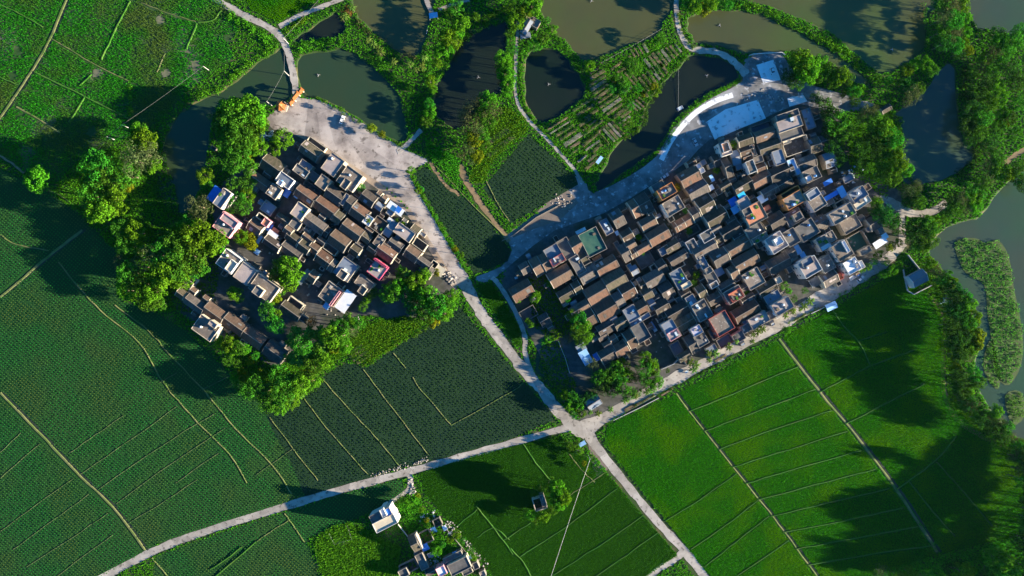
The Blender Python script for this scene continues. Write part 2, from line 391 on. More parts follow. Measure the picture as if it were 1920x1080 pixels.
for n, k, w, l in PW:
    c = w.mean(0); d = w - c; e = c + d*(1 + .6/np.linalg.norm(d, axis=1)[:, None])
    if area2(e) < 0: e = e[::-1]
    tag(mk(n, [(x, y, -.42) for x, y in e], [tuple(range(len(e)))], WM[k], None, 'structure'), l)

# ------------------------------------------------------------------ fields
FIELDS = [
 ("rice_field", 'rice', [(1138,798),(1275,735),(1455,640),(1560,580),(1690,505),(1738,545),(1768,600),(1772,740),(1860,815),(1990,865),(1990,985),(1760,1040),(1600,1092),(1340,1092),(1290,1028),(1165,870),(1134,830)], "bright rice field south-east of the larger village"),
 ("rice_field", 'young', [(786,886),(900,851),(1050,816),(1088,850),(1140,890),(1270,1040),(1196,1092),(935,1092),(880,1020),(800,930)], "rice field with the walled hut and tree"),
 ("rice_field", 'rag', [(-30,-30),(385,-30),(455,42),(430,85),(440,108),(370,158),(343,178),(290,240),(250,250),(180,290),(145,300),(100,350),(-30,285)], "ragged rice field in the corner beyond the dark pond"),
 ("rice_field", 'rice', [(452,-20),(640,-20),(565,14),(525,42),(470,18)], "small rice field between the two lanes"),
 ("vegetable_field", 'crop', [(-30,300),(100,365),(145,400),(215,470),(222,560),(300,592),(350,620),(430,700),(495,762),(508,800),(548,870),(572,932),(550,938),(420,978),(300,1018),(170,1092),(-30,1092)], "field of staked crops west of the smaller village"),
 ("vegetable_field", 'dark', [(495,762),(508,775),(600,722),(606,705),(650,680),(690,688),(745,650),(860,572),(1043,786),(960,822),(860,850),(640,910),(572,932),(548,870),(508,800)], "dark leafy crop field between the tree belt and the curving road"),
 ("vegetable_field", 'crop', [(292,1042),(425,995),(640,926),(755,897),(762,930),(690,962),(575,1010),(604,1092),(285,1092)], "crop field south of the curving road"),
 ("vegetable_field", 'dark', [(775,326),(800,312),(850,362),(872,372),(900,395),(958,470),(952,490),(890,514),(842,440)], "dark crop field beside the square road"),
 ("vegetable_field", 'dark', [(906,352),(990,252),(1080,333),(1084,346),(957,420)], "dark crop field below the drop-shaped pond"),
 ("rice_field", 'young', [(893,536),(922,530),(975,615),(980,655),(962,640)], "green wedge of young rice between lane and road"),
]
FMAT = {'rice': M_PADDY, 'young': M_PADDY, 'rag': M_PADDY2, 'crop': M_CROP, 'dark': M_CROP2}
FW = []
for n, k, p, l in FIELDS:
    tag(sheet(n, p, .03 + .004*len(FW), FMAT[k], smooth=1), l); FW.append((k, world(p)))

for bx_, by_, br_, l_ in ((300,37,12,"first"),(183,138,12,"second"),(311,138,10,"third"),(366,120,11,"fourth"),(170,150,7,"fifth"),(340,150,7,"sixth")):
    a_ = [(bx_+br_*math.cos(t)*R.uniform(.6,1.1), by_+br_*.9*math.sin(t)*R.uniform(.6,1.1)) for t in np.linspace(0, 6.28, 9)[:-1]]
    tag(sheet("wet_patch", a_, .09, nmat("pale_mud", (.17,.16,.10), (.10,.12,.06), .5), amp=.3), f"{l_} pale muddy patch in the ragged rice")
# bunds: (points, width px, style)  d = bare earth, g = grassy, p = path
A0, A1, B0, B1 = np.array((1270,740)), np.array((1530,1080)), np.array((1462,638)), np.array((1755,1035))
BUNDS = [
 ([(1460,636),(1520,715),(1600,812),(1680,917),(1757,1035)], 5.5, 'd'),
 ([(1268,738),(1330,820),(1440,958),(1532,1080)], 3.2, 'd'),
 ([(1247,976),(1310,938),(1382,886)], 2.2, 'g'), ([(1295,1030),(1360,985),(1422,937)], 2.2, 'g'), ([(1320,1062),(1380,1015),(1442,968)], 2.2, 'g'), ([(1375,1085),(1480,1012)], 2.2, 'g'),
 ([(1535,735),(1590,708),(1632,686),(1712,657)], 2.4, 'g'), ([(1585,795),(1650,762),(1732,720)], 2.4, 'g'), ([(1678,920),(1755,862),(1792,818)], 2.6, 'g'),
 ([(1562,582),(1585,615),(1610,642),(1632,686)], 2.6, 'g'), ([(1608,640),(1662,622)], 2.2, 'g'), ([(1755,865),(1800,915),(1860,985)], 2.2, 'g'), ([(1705,903),(1750,960),(1790,1005)], 2.2, 'g'),
 ([(980,832),(1005,868),(1032,900)], 2.2, 'g'), ([(1065,930),(1100,908),(1137,884)], 2.2, 'd'), ([(975,1043),(1060,988),(1157,915)], 2.2, 'g'),
 ([(1030,1082),(1120,1025),(1207,966)], 2.2, 'g'), ([(1110,1085),(1175,1040),(1234,998)], 2.2, 'g'), ([(945,1012),(995,980)], 2.2, 'g'), ([(958,1028),(985,1060),(1000,1090)], 2.2, 'g'),
 ([(855,988),(895,955)], 2.2, 'g'), ([(893,948),(930,995),(962,1040)], 2.2, 'g'), ([(1068,852),(1090,880),(1115,905)], 2., 'd'),
 ([(895,1008),(925,990),(955,1012)], 2., 'g'),
 ([(0,737),(70,808),(150,893),(212,952),(272,1032)], 5.5, 'd'), ([(0,557),(45,520),(90,482),(155,432)], 5.5, 'd'),
 ([(0,440),(30,458),(92,470)], 2.5, 'd'),
 ([(110,492),(150,542),(200,592),(260,642),(310,722),(370,792),(430,852),(462,905)], 2.6, 'd'), ([(215,572),(280,622),(320,667),(382,732),(440,802),(510,872),(547,927)], 2.6, 'd'),
 ([(505,782),(550,842),(597,902)], 1.7, 'd'), ([(570,747),(612,802),(690,890)], 1.7, 'd'), ([(605,712),(660,772),(702,817),(752,877)], 1.7, 'd'), ([(680,692),(722,747),(802,852)], 1.7, 'd'),
 ([(738,662),(760,690)], 2., 'd'), ([(775,708),(790,732),(846,797)], 1.7, 'd'), ([(846,797),(960,733),(988,714)], 1.7, 'd'),
 ([(0,848),(38,812)], 1.6, 'l'), ([(0,897),(75,832)], 1.6, 'l'), ([(0,997),(70,945),(137,898)], 1.6, 'l'), ([(25,1030),(100,975),(167,927)], 1.6, 'l'), ([(50,1062),(140,1005),(202,962)], 1.6, 'l'), ([(100,1085),(212,1002)], 1.6, 'l'),
 ([(130,850),(180,815),(232,778)], 1.6, 'l'), ([(150,890),(240,828),(332,762)], 1.6, 'l'), ([(180,920),(300,838),(402,775)], 1.6, 'l'), ([(218,944),(320,870),(422,802)], 1.6, 'l'), ([(240,982),(300,945),(372,898)], 1.6, 'l'), ([(300,718),(332,698)], 1.6, 'l'),
 ([(380,730),(420,710),(440,700)], 1.6, 'l'), ([(480,890),(548,842)], 1.6, 'l'), ([(410,849),(330,905)], 1.6, 'l'),
 ([(533,962),(552,988),(572,1018)], 2.6, 'd'), ([(482,1014),(542,975)], 2.2, 'd'), ([(400,1084),(482,1014)], 2.2, 'g'), ([(285,1046),(318,1085)], 3., 'd'), ([(395,1068),(455,1025)],2.,'g'),
 ([(128,-10),(90,80),(42,160),(-5,228)], 6., 'd'), ([(97,72),(170,117),(242,152)], 3., 'd'), ([(65,135),(160,182),(242,222)], 3., 'g'), ([(30,200),(70,222),(112,248)], 4., 'd'),
 ([(245,2),(225,40),(205,82),(190,112)], 3., 'g'), ([(265,5),(315,25),(372,42)], 2.6, 'd'), ([(370,44),(350,92)], 3.5, 'g'), ([(310,100),(295,135)], 3., 'd'), ([(372,42),(400,38),(415,20)], 2.6,'g'),
 ([(0,8),(45,30),(82,52)], 2.6, 'g'), ([(160,182),(130,230)], 3., 'g'), ([(0,145),(35,160)], 2.6, 'g'), ([(150,160),(172,140)],2.4,'g'),
 ([(0,292),(25,308),(45,325)], 4., 'p'), ([(88,355),(112,366),(140,384)], 2.5, 'd'),
 ([(818,312),(880,378),(945,442)], 2., 'd'), ([(912,340),(935,385),(955,415)], 2., 'd'),
]
for t in (.09, .2, .3, .4, .49, .58, .67, .76, .85, .94):
    a = A0+(A1-A0)*t; b = B0+(B1-B0)*(t+.03)
    BUNDS.append(([tuple(a), tuple((a+b)/2+np.array((R.uniform(-2,2), R.uniform(-2,2)))), tuple(b)], 2.3, 'g'))
M_LBUND = nmat('plot_edge', (.06,.11,.03), (.10,.12,.05), .8, c3=(.03,.07,.015), s3=.2)
M_DITCH = nmat('ditch_mud', (.018,.03,.02), (.03,.04,.024), .6, rough=.6)
BM = {'d': M_BUND, 'g': M_GBUND, 'p': M_DIRT, 'l': M_LBUND}
BW = []
for i, (p, wd, st) in enumerate(BUNDS):
    o = strip("field_bund", p, wd*(1.15 if st == 'g' else 1), {'g': .55, 'l': .22}.get(st, .3), BM[st], n=5, amp=.25, seed=i, crown=1)
    BW.append((catmull(world(p), 3, False), wd*S*.5+.25))
    if (st == 'd' and wd >= 3 and p[0][0] > 1200) or (st == 'd' and wd > 5):   # ditch on the eastern side
        q = [(x+wd*.8+1.2, y-1.2) for x, y in p]
        strip("ditch", q, 3.6 if wd > 5 else 2.6, .12, M_DITCH, n=5, amp=.2, seed=i+300); BW.append((catmull(world(q), 3, False), .62))

# ------------------------------------------------------------------ roads, squares, village ground
LV = [(508,232),(560,248),(612,262),(690,325),(745,372),(800,430),(850,520),(860,545),(830,600),(740,600),(690,590),(640,615),(560,660),(520,690),(430,640),(330,580),(335,520),(400,470),(400,400),(420,340),(480,300)]
RV = [(958,470),(1040,430),(1130,398),(1230,338),(1290,298),(1330,258),(1420,225),(1500,190),(1560,190),(1590,250),(1600,320),(1690,360),(1690,470),(1600,525),(1480,600),(1400,650),(1290,700),(1200,742),(1110,790),(1060,770),(1000,640),(940,540)]
tag(sheet("village_ground", LV, .012, M_VGROUND), "worn ground of lanes and yards in the smaller village")
tag(sheet("village_ground", RV, .015, M_VGROUND), "worn ground of lanes and yards in the larger village")
SQ1 = [(500,222),(520,205),(558,184),(600,188),(650,212),(705,246),(758,280),(800,298),(795,308),(768,325),(790,370),(822,425),(860,490),(885,530),(880,548),(850,532),(832,500),(812,465),(788,428),(762,386),(728,354),(690,330),(650,302),(612,276),(576,256),(545,248),(512,242)]
tag(sheet("square", SQ1, .022, M_PLAZA, smooth=2), "pale concrete square and road along the smaller village")
SQ2 = [(952,440),(1005,402),(1055,352),(1080,330),(1100,345),(1112,362),(1180,330),(1232,292),(1258,245),(1300,205),(1345,178),(1392,152),(1396,112),(1420,100),(1465,100),(1500,150),(1560,170),(1642,196),(1570,212),(1500,195),(1420,228),(1330,262),(1292,300),(1232,340),(1132,400),(1040,432),(965,490),(930,520),(905,530),(890,520),(940,500),(960,470)]
tag(sheet("square", SQ2, .026, M_ASPH, smooth=2), "worn asphalt square along the larger village")
tag(sheet("dirt_verge", [(548,250),(580,258),(614,278),(652,303),(692,330),(730,354),(764,385),(790,426),(815,464),(840,505),(856,536),(848,538),(826,502),(800,462),(775,420),(750,388),(718,362),(684,338),(645,312),(608,286),(575,264)], .03, nmat("dirt_verge", (.33,.25,.19), (.24,.19,.15), .3, c3=(.40,.33,.27), s3=.1)), "brown dirt verge between square and houses")
tag(sheet("parking_pad", [(1418,122),(1450,112),(1464,150),(1431,156)], .05, M_PAD, smooth=1), "white concrete pad with one parked car")
tag(sheet("threshing_court", [(1325,228),(1360,205),(1421,187),(1436,222),(1390,240),(1340,262)], .054, M_PAD, smooth=1), "white concrete court at the edge of the larger village")
tag(sheet("yard_pad", [(1476,184),(1506,178),(1514,190),(1480,200)], .05, M_PAD, smooth=1), "small worn white pad under the trees")
tag(strip("path", [(1240,300),(1262,258),(1300,215),(1340,190),(1374,178)], 10, .058, M_PAD, n=6), "curved pale concrete path above the pond")
ROADS = [
 ("road", [(866,520,22),(882,552,22),(905,592,20),(930,625,20),(960,665,19),(985,698,20),(1015,730,20),(1045,768,20),(1078,800,24),(1100,815,24)], 20, M_CONC, .066, "concrete field road running to the crossroads"),
 ("road", [(1095,795,26),(1110,825,20),(1130,852,15),(1180,915,14),(1230,975,14),(1285,1035,15),(1335,1100,14)], 14, M_CONC, .071, "concrete field road south of the crossroads"),
 ("road", [(1085,797,16),(1040,808,12),(960,830,13),(860,858,13),(760,886,13),(640,918,14),(550,945,14),(420,985,13),(300,1028,14),(170,1095,13)], 13, M_CONC, .076, "curving concrete road through the crop fields"),
 ("road", [(1095,805,30),(1140,780,22),(1200,746,22),(1290,697,22),(1400,640,22),(1490,590,26),(1560,548,30),(1620,512,28),(1665,485,22),(1695,455,16)], 22, M_CONC, .081, "palm-lined concrete road along the larger village"),
 ("road", [(1002,712,10),(985,665,10),(984,630,9),(965,582,8),(935,533,8),(922,520,8)], 8, M_CONC, .086, "narrow lane beside the green wedge"),
 ("road", [(1285,1030,14),(1262,1052,11),(1238,1065,11),(1205,1092,10)], 10, M_CONC, .091, "short concrete spur turning west"),
 ("road", [(385,-15,12),(420,8,12),(460,30,12),(505,52,13),(530,75,14),(542,105,12),(552,150,12),(557,190,13)], 13, M_CONC, .096, "concrete causeway to the orange gate"),
 ("road", [(524,50,10),(560,30,8),(600,14,8),(655,-8,8)], 8, M_CONC, .101, "dusty lane branching along the small rice field"),
 ("road", [(1268,-10,8),(1270,40,8),(1282,75,10),(1300,92,12),(1345,98,11),(1375,115,12),(1400,140,16)], 10, M_CONC, .066, "concrete lane between two ponds"),
 ("path", [(972,40,5),(967,120,6),(967,180,6),(985,218,6),(1030,265,6),(1072,312,6),(1092,342,6)], 6, M_CONC, .07, "narrow garden path round the drop-shaped pond"),
 ("dirt_track", [(862,308,14),(876,342,12),(905,388,9),(930,420,8),(955,452,8)], 9, M_DIRT, .066, "brown dirt track between dark crop fields"),
 ("dirt_track", [(806,303,6),(830,340,7),(862,366,5)], 6, M_DIRT, .07, "orange bank of bare earth beside the dark field"),
 ("dirt_track", [(1722,540,8),(1765,580,8),(1770,640,8),(1768,700,9),(1775,750,10),(1800,790,10),(1850,822,10),(1930,850,10)], 9, M_DIRT, .066, "dirt track along the river bank"),
 ("road", [(1650,368,14),(1680,385,16),(1710,400,14),(1745,398,14),(1775,380,12)], 14, M_CONC, .07, "concrete track leaving the village eastward"),
 ("road", [(1690,395,12),(1692,430,12),(1690,460,12)], 12, M_CONC, .075, "concrete link lane in tree shade"),
 ("road", [(1880,310,8),(1905,290,10),(1940,270,10)], 10, M_DIRT, .066, "earth bank beyond the creek trees"),
 ("path", [(745,285,10),(762,272,9),(778,256,8),(790,244,9)], 9, M_CONC, .105, "concrete sluice ramp at the pond corner"),
 ("path", [(796,-8,8),(808,20,9),(815,30,9)], 9, M_CONC, .07, "concrete landing beside the olive pond"),
 ("path", [(822,18,5),(850,8,6),(880,0,6)], 6, M_CONC, .074, "pale strip of concrete by the landing"),
 ("path", [(700,962,7),(735,940,7),(768,915,9),(768,890,12)], 8, M_CONC, .08, "concrete drive to the tall cream house"),
]
for i, (n, p, wd, m, z, l) in enumerate(ROADS):
    tag(strip(n, p, wd, z, m, skirt=.9, n=6, amp=.12 if m is not M_DIRT else .35, seed=i), l)
tag(sheet("soil_yard", [(1040,362),(1062,352),(1085,380),(1050,412),(1000,430),(962,446),(960,432),(1000,405)], .034, nmat("brown_yard", (.20,.16,.13), (.15,.12,.10), .4), smooth=1), "brown earth yard with stored blocks by the dark crop field")
tag(sheet("soil_yard", [(1102,830),(1118,826),(1140,880),(1120,893),(1112,880)], .05, nmat("brown_yard", (.2,.16,.13), (.15,.12,.1), .4), smooth=1), "small brown plot beside the field road")

# ------------------------------------------------------------------ low plants of the fields
EXW = []
def scatter_grid(poly, pitch, ang, jit, rg, keep=1.0, avoid=True, margin=.3):
    c, s = math.cos(ang), math.sin(ang)
    q = poly @ np.array([[c, -s], [s, c]])
    px = pitch if np.isscalar(pitch) else pitch[0]; py = pitch if np.isscalar(pitch) else pitch[1]
    U, V = np.meshgrid(np.arange(q[:,0].min(), q[:,0].max(), px), np.arange(q[:,1].min(), q[:,1].max(), py))
    U = U.ravel() + rg.uniform(-jit, jit, U.size); V = V.ravel() + rg.uniform(-jit, jit, V.size)
    X = U*c - V*s; Y = U*s + V*c
    k = pip(poly, X, Y) & (rg.rand(X.size) < keep) & (np.abs(X) < 300) & (np.abs(Y) < 170)
    X, Y = X[k], Y[k]
    if avoid:
        ok = np.ones(X.size, bool)
        for b, w in BW:
            bb = (X > b[:,0].min()-w) & (X < b[:,0].max()+w) & (Y > b[:,1].min()-w) & (Y < b[:,1].max()+w)
            if bb.any():
                d = segdist(b, X[bb], Y[bb], False); t = ok[bb]; t &= d > w; ok[bb] = t
        X, Y = X[ok], Y[ok]
    return X, Y

def tufts(X, Y, z, h, w, rg, n=3, lean=.35, hv=.3):
    """n leaf triangles fanning out from every point"""
    N = len(X); V = np.zeros((N, n, 3, 3), np.float32)
    a0 = rg.uniform(0, 2*math.pi, N); hh = h*rg.uniform(1-hv, 1+hv, N)
    for k in range(n):
        a = a0 + 2*math.pi*k/n + rg.uniform(-.4, .4, N); ca, sa = np.cos(a), np.sin(a)
        r = w*.5; ex = hh*lean*rg.uniform(.7, 1.5, N)
        V[:,k,0] = np.column_stack([X - sa*r, Y + ca*r, np.full(N, z)])
        V[:,k,1] = np.column_stack([X + sa*r, Y - ca*r, np.full(N, z)])
        V[:,k,2] = np.column_stack([X + ca*(ex+r*.3), Y + sa*(ex+r*.3), z+hh])
    return V.reshape(-1, 3)

def bigleaves(X, Y, z, h, w, rg, n=4):
    """n broad quads spread like a rosette at every point"""
    N = len(X); V = np.zeros((N, n, 4, 3), np.float32); a0 = rg.uniform(0, 2*math.pi, N); s = rg.uniform(.75, 1.25, N)
    for k in range(n):
        a = a0 + 2*math.pi*k/n; ca, sa = np.cos(a), np.sin(a); l = w*s; hz = h*s
        b = lambda f, g, zz: np.column_stack([X+ca*l*f - sa*l*g, Y+sa*l*f + ca*l*g, z+zz])
        V[:,k,0] = b(.02, 0, hz*.5); V[:,k,1] = b(.35, -.22, hz*.95); V[:,k,2] = b(.75, 0, hz*.8); V[:,k,3] = b(.35, .22, hz)
    return V.reshape(-1, 3)

rg = np.random.RandomState(3)
def stuff(name, V, n, m, label):
    return tag(link(name, npmesh(name, V, n), None, m), label, None, None, 'stuff')
acc = {'rice': [], 'young': [], 'rag': [], 'crop': [], 'dark': []}
for k, w in FW:
    ang = math.radians(32)
    if k in ('rice', 'young'):
        X, Y = scatter_grid(w, .62, ang, .2, rg); acc[k].append(tufts(X, Y, .04, .5, .48, rg, 3, .85))
    elif k == 'rag':
        X, Y = scatter_grid(w, .72, math.radians(25), .3, rg, .93)
        f = .5+.5*np.sin(X*.21+1.3*np.sin(Y*.13))*np.sin(Y*.19+1.1*np.sin(X*.11))
        kk = rg.rand(len(X)) < .72+.28*f
        for bx, by in ((300,37),(180,138),(312,138),(365,122),(35,98),(25,142),(172,250),(430,72)):   # bare wet patches
            q = P(bx, by); kk &= np.hypot(X-q[0], Y-q[1]) > rg.uniform(1.5, 3.6, len(X))
        X, Y = X[kk], Y[kk]; acc[k].append(tufts(X, Y, .04, .55, .55, rg, 3, .75, .5))
    elif k == 'crop':
        X, Y = scatter_grid(w, 1.42, math.radians(50), .06, rg, .985); acc[k].append(bigleaves(X, Y, .04, .55, .6, rg, 5))
    else:
        X, Y = scatter_grid(w, 1.6, math.radians(50), .16, rg, .95); acc[k].append(bigleaves(X, Y, .04, .6, .72, rg, 5))
stuff("rice_plants", np.concatenate(acc['rice']), 3, M_RICE, "dense green rice standing in the smooth paddies")
stuff("rice_plants", np.concatenate(acc['young']), 3, M_RICE3, "darker young rice round the walled hut and beside the lane")
stuff("rice_plants", np.concatenate(acc['rag']), 3, M_RICE2, "ragged half-grown rice in the corner paddies")
stuff("crop_plants", np.concatenate(acc['crop']), 4, M_CROPL, "rows of leafy crop plants set on a square grid")
stuff("crop_plants", np.concatenate(acc['dark']), 4, M_CROPK, "rows of dark leafy plants in the two middle fields")

def clumps(X, Y, r, z, rg, nl=26, leaf=.5):
    """bushes of loose leaves: X, Y centres, r radii"""
    N = len(X); th = rg.uniform(0, 2*math.pi, (N, nl)); u = rg.uniform(-.1, 1, (N, nl)); rr = rg.uniform(.6, 1.05, (N, nl))
    s = np.sqrt(np.clip(1-u*u, 0, 1))
    D = np.stack([s*np.cos(th), s*np.sin(th), u], -1); C = np.stack([X, Y, np.full(N, z)], -1)[:, None] + D*rr[..., None]*np.asarray(r)[:, None, None]
    return leafquads(C.reshape(-1, 3), D.reshape(-1, 3), leaf*np.repeat(np.clip(np.asarray(r)/1.6, .5, 1.3), nl), rg)

def leafquads(C, D, size, rg, asp=.6, jit=.7):
    n = D + rg.normal(0, jit, D.shape); n /= np.linalg.norm(n, axis=1)[:, None] + 1e-9
    t = np.cross(n, rg.normal(0, 1, n.shape)); t /= np.linalg.norm(t, axis=1)[:, None] + 1e-9
    b = np.cross(n, t); s = (np.asarray(size)*rg.uniform(.7, 1.3, len(C)))[:, None]
    V = np.stack([C - t*s*.6, C + b*s*asp*.5, C + t*s*.6, C - b*s*asp*.5], 1)
    return V.reshape(-1, 3).astype(np.float32)

# hedges and bank scrub: points, width px, bush radius, leaf material
HEDGES = [
 ("hedge", 'B', [(1385,8),(1440,22),(1500,54),(1560,84),(1600,112),(1642,150)], 15, 1.6, "hedged dyke between the two olive ponds"),
 ("bank_scrub", 'b', [(1300,8),(1345,10),(1396,6)], 9, 1.5, "scrub along the top bank of the olive pond"),
 ("bank_scrub", 'B', [(560,97),(585,84),(610,78),(636,80)], 14, 1.5, "tall grass bank north of the green pond"),
 ("bank_scrub", 'b', [(690,100),(715,120),(735,142),(765,165)], 13, 1.3, "grassy bank between green pond and ditch"),
 ("bank_scrub", 'b', [(766,165),(766,210),(764,240),(772,258)], 6, 1.1, "narrow scrub along the ditch beside the green pond"),
 ("hedge", 'b', [(592,182),(640,209),(690,240),(722,258),(756,275)], 5, 1.1, "low hedge between the square and the green pond"),
 ("bank_scrub", 'f', [(664,12),(672,40),(690,58),(720,78),(760,100),(782,110)], 8, 1.2, "grey-green scrub on the bank of the boat pond"),
 ("hedge", 'B', [(930,44),(885,62),(852,98),(836,130),(820,150)], 6, 1.2, "bright scrub on the west rim of the dark pond"),
 ("bank_scrub", 'B', [(345,190),(380,178),(420,158),(468,120),(520,86)], 11, 1.6, "sunlit scrub on the dyke of the bending pond"),
 ("bank_scrub", 'B', [(432,28),(460,48),(492,68),(500,85)], 18, 1.6, "bushes beside the causeway road"),
 ("bank_scrub", 'B', [(538,54),(560,44),(580,34)], 11, 1.2, "bright grass beside the dusty lane"),
 ("bank_scrub", 'B', [(1385,150),(1340,176),(1296,205),(1268,238),(1245,280)], 6, 1.0, "grassy bank between the curved path and the long pond"),
 ("bank_scrub", 'b', [(1288,108),(1262,136),(1240,160),(1215,200),(1205,235),(1170,262)], 7, 1.1, "leafy edge of the strip garden on the long pond"),
 ("bank_scrub", 'B', [(984,95),(1005,78),(1032,80)], 12, 1.3, "leafy bank above the drop-shaped pond"),
 ("bank_scrub", 'b', [(1040,66),(1066,98),(1084,122),(1094,150)], 6, .9, "grassy rim between drop-shaped pond and olive pond"),
 ("bank_scrub", 'B', [(979,105),(977,160),(988,205),(1012,238),(1045,275)], 4, .8, "bright grass rim inside the garden path"),
 ("hedge", 'B', [(766,322),(790,365),(820,415),(852,470),(884,518)], 4, .9, "clipped hedge along the square road"),
 ("bank_scrub", 'B', [(505,772),(540,752),(575,735),(606,712)], 9, 1.2, "bright scrub at the toe of the southern tree belt"),
 ("bank_scrub", 'B', [(682,685),(745,645),(800,615),(855,575)], 7, 1.1, "bright grassy edge above the crop field"),
 ("hedge", 'B', [(1140,793),(1170,778)], 6, .9, "low hedge west of the roadside plots"),
 ("hedge", 'b', [(1232,742),(1280,718),(1345,684),(1380,662)], 5, .8, "low roadside hedge between road and rice"),
 ("hedge", 'B', [(1478,606),(1520,586),(1545,576)], 4, .8, "bright roadside strip near the blue pavilion"),
 ("hedge", 'b', [(1570,556),(1620,530),(1660,505)], 6, .9, "roadside bushes near the corner of the road"),
 ("bank_scrub", 'd', [(1738,500),(1780,555),(1800,610),(1798,680),(1806,745),(1840,785),(1890,835),(1935,860)], 24, 2.3, "dark scrub of the river bank"),
 ("bank_scrub", 'd', [(1926,850),(1932,920),(1930,990),(1934,1060),(1930,1110)], 26, 4.6, "thick scrub at the far end of the rice"),
 ("hedge", 'B', [(244,155),(245,185),(243,212)], 8, 1.2, "short sunlit hedge standing in the ragged rice"),
 ("bank_scrub", 'B', [(1272,20),(1276,50),(1290,80),(1302,90)], 5, .9, "bright edge of the lane between ponds"),
 ("bank_scrub", 'b', [(1680,210),(1690,260),(1696,320),(1720,350)], 14, 1.6, "dark scrub along the west bank of the creek"),
 ("bank_scrub", 'b', [(1740,95),(1738,60),(1732,10)], 8, 1.3, "scrub on the east rim of the widest pond"),
 ("bank_scrub", 'd', [(1808,130),(1812,200),(1835,280),(1800,330)], 22, 1.8, "dark scrub on the east bank of the creek"),
 ("bank_scrub", 'd', [(290,330),(300,380),(340,412)], 12, 1.5, "dark scrub where the bending pond ends"),
 ("bank_scrub", 'b', [(1700,975),(1760,1005),(1700,1062),(1620,1085)], 8, 1.1, "dark scrub at the foot of the rice fields"),
 ("bank_scrub", 'b', [(796,95),(800,130),(795,170),(790,215),(800,250)], 16, 1.5, "shaded scrub between the ditch and the dark pond"),
 ("bank_scrub", 'b', [(905,44),(930,20),(960,12)], 16, 1.5, "leafy corner north of the dark pond"),
]
hl = {}
for i, (n, k, p, wd, r, l) in enumerate(HEDGES):
    q = catmull(world(p), 6, False); L = np.linalg.norm(np.diff(q, axis=0), axis=1).sum()
    N = int(L*wd*S/(r*r*1.15))+6
    t = rg.uniform(0, len(q)-1.001, N); j = t.astype(int); c = q[j]+(q[j+1]-q[j])*(t-j)[:, None]
    c += rg.normal(0, wd*S*.28, c.shape)
    stuff(n, clumps(c[:,0], c[:,1], r*rg.uniform(.45, 1.15, N), 0., rg, 26, .62), 4, LEAF[k], l)

WEEDS = [
 ([(590,1012),(620,987),(652,980),(682,990),(722,1012),(752,1025),(745,1092),(604,1092)], .75, .9, M_WEED, "rank weeds on the vacant plot west of the cream house"),
 ([(745,940),(775,925),(802,960),(835,1010),(880,1060),(850,1070),(800,1040),(770,1010)], .9, .7, M_WEED, "weedy garden east of the cream house"),
 ([(640,652),(700,602),(760,592),(802,602),(742,648),(690,682),(662,672)], .8, .8, M_WEED, "weedy plot below the smaller village"),
 ([(902,262),(948,198),(985,222),(990,245),(925,300),(905,345),(880,340)], .8, .8, M_WEED, "grassy orchard strips east of the pond trees"),
 ([(800,262),(862,300),(860,345),(835,320),(800,290)], .9, .7, M_WEED, "rough grass above the orange bank"),
 ([(1095,120),(1150,118),(1230,70),(1268,75),(1292,96),(1262,130),(1228,165),(1204,212),(1190,245),(1156,270),(1126,315),(1098,330),(1040,268),(1052,225),(1092,190),(1100,165)], 1.05, .4, M_WEED, "green growth between the beds of the strip garden"),
 ([(985,520),(1030,512),(1062,560),(1075,620),(1040,640),(1000,610)], .95, .6, M_WEED, "overgrown yard at the west end of the larger village"),
 ([(1015,640),(1050,640),(1080,720),(1090,780),(1060,770),(1010,690)], 1.0, .55, M_WEED, "grass round the duckweed pond"),
 ([(225,420),(420,430),(400,600),(330,580),(230,560)], 1.1, .6, M_WEED, "shaded undergrowth below the western grove"),
 ([(420,600),(520,690),(660,600),(690,590),(690,640),(600,700),(510,765),(440,700)], 1.0, .6, M_WEED, "undergrowth below the southern tree belt"),
 ([(90,360),(150,300),(300,250),(340,400),(220,470),(150,400)], 1.1, .6, M_WEED, "rough grass under the trees west of the pond"),
 ([(1710,480),(1740,500),(1790,600),(1790,740),(1860,800),(1930,845),(1860,830),(1780,760),(1762,600)], .9, .7, M_WEED, "rough grass of the river bank"),
 ([(1640,200),(1690,220),(1690,330),(1660,370),(1600,330),(1560,240)], 1.0, .6, M_WEED, "undergrowth below the trees beside the creek"),
 ([(1600,1085),(1760,1040),(1990,985),(1990,1095)], .9, .8, M_WEED, "rough bank beyond the last rice field"),
]
for p, pitch, h, m, l in WEEDS:
    X, Y = scatter_grid(world(p), pitch, .3, .4, rg, .9, False)
    f = .6+.4*np.sin(X*.3+np.sin(Y*.23))*np.sin(Y*.27)
    V = tufts(X, Y, .02, h*.9, .8, rg, 4, .9, .6)
    stuff("weeds", V, 3, m, l)
GEN = world([(-80,-60),(2000,-60),(2000,1140),(-80,1140)])
X, Y = scatter_grid(GEN, 1.0, .2, .5, rg, .95, False)
ok = np.ones(X.size, bool)
for k_, w_ in FW: ok &= ~pip(w_, X, Y)
for n_, k_, w_, l_ in PW: ok &= ~pip(w_*1.0, X, Y)
for p_ in (LV, RV): ok &= ~pip(world(p_), X, Y)
for p_, wd_ in [(SQ1, 0), (SQ2, 0)]: ok &= ~pip(world(p_), X, Y)
for n_, p_, wd_, m_, z_, l_ in ROADS:
    c_ = catmull(world([q[:2] for q in p_]), 3, False); ww = max([q[2] if len(q) > 2 else wd_ for q in p_])*S*.5
    bb = ok & (X > c_[:,0].min()-6) & (X < c_[:,0].max()+6) & (Y > c_[:,1].min()-6) & (Y < c_[:,1].max()+6)
    t_ = ok[bb]; t_ &= segdist(c_, X[bb], Y[bb], False) > ww; ok[bb] = t_
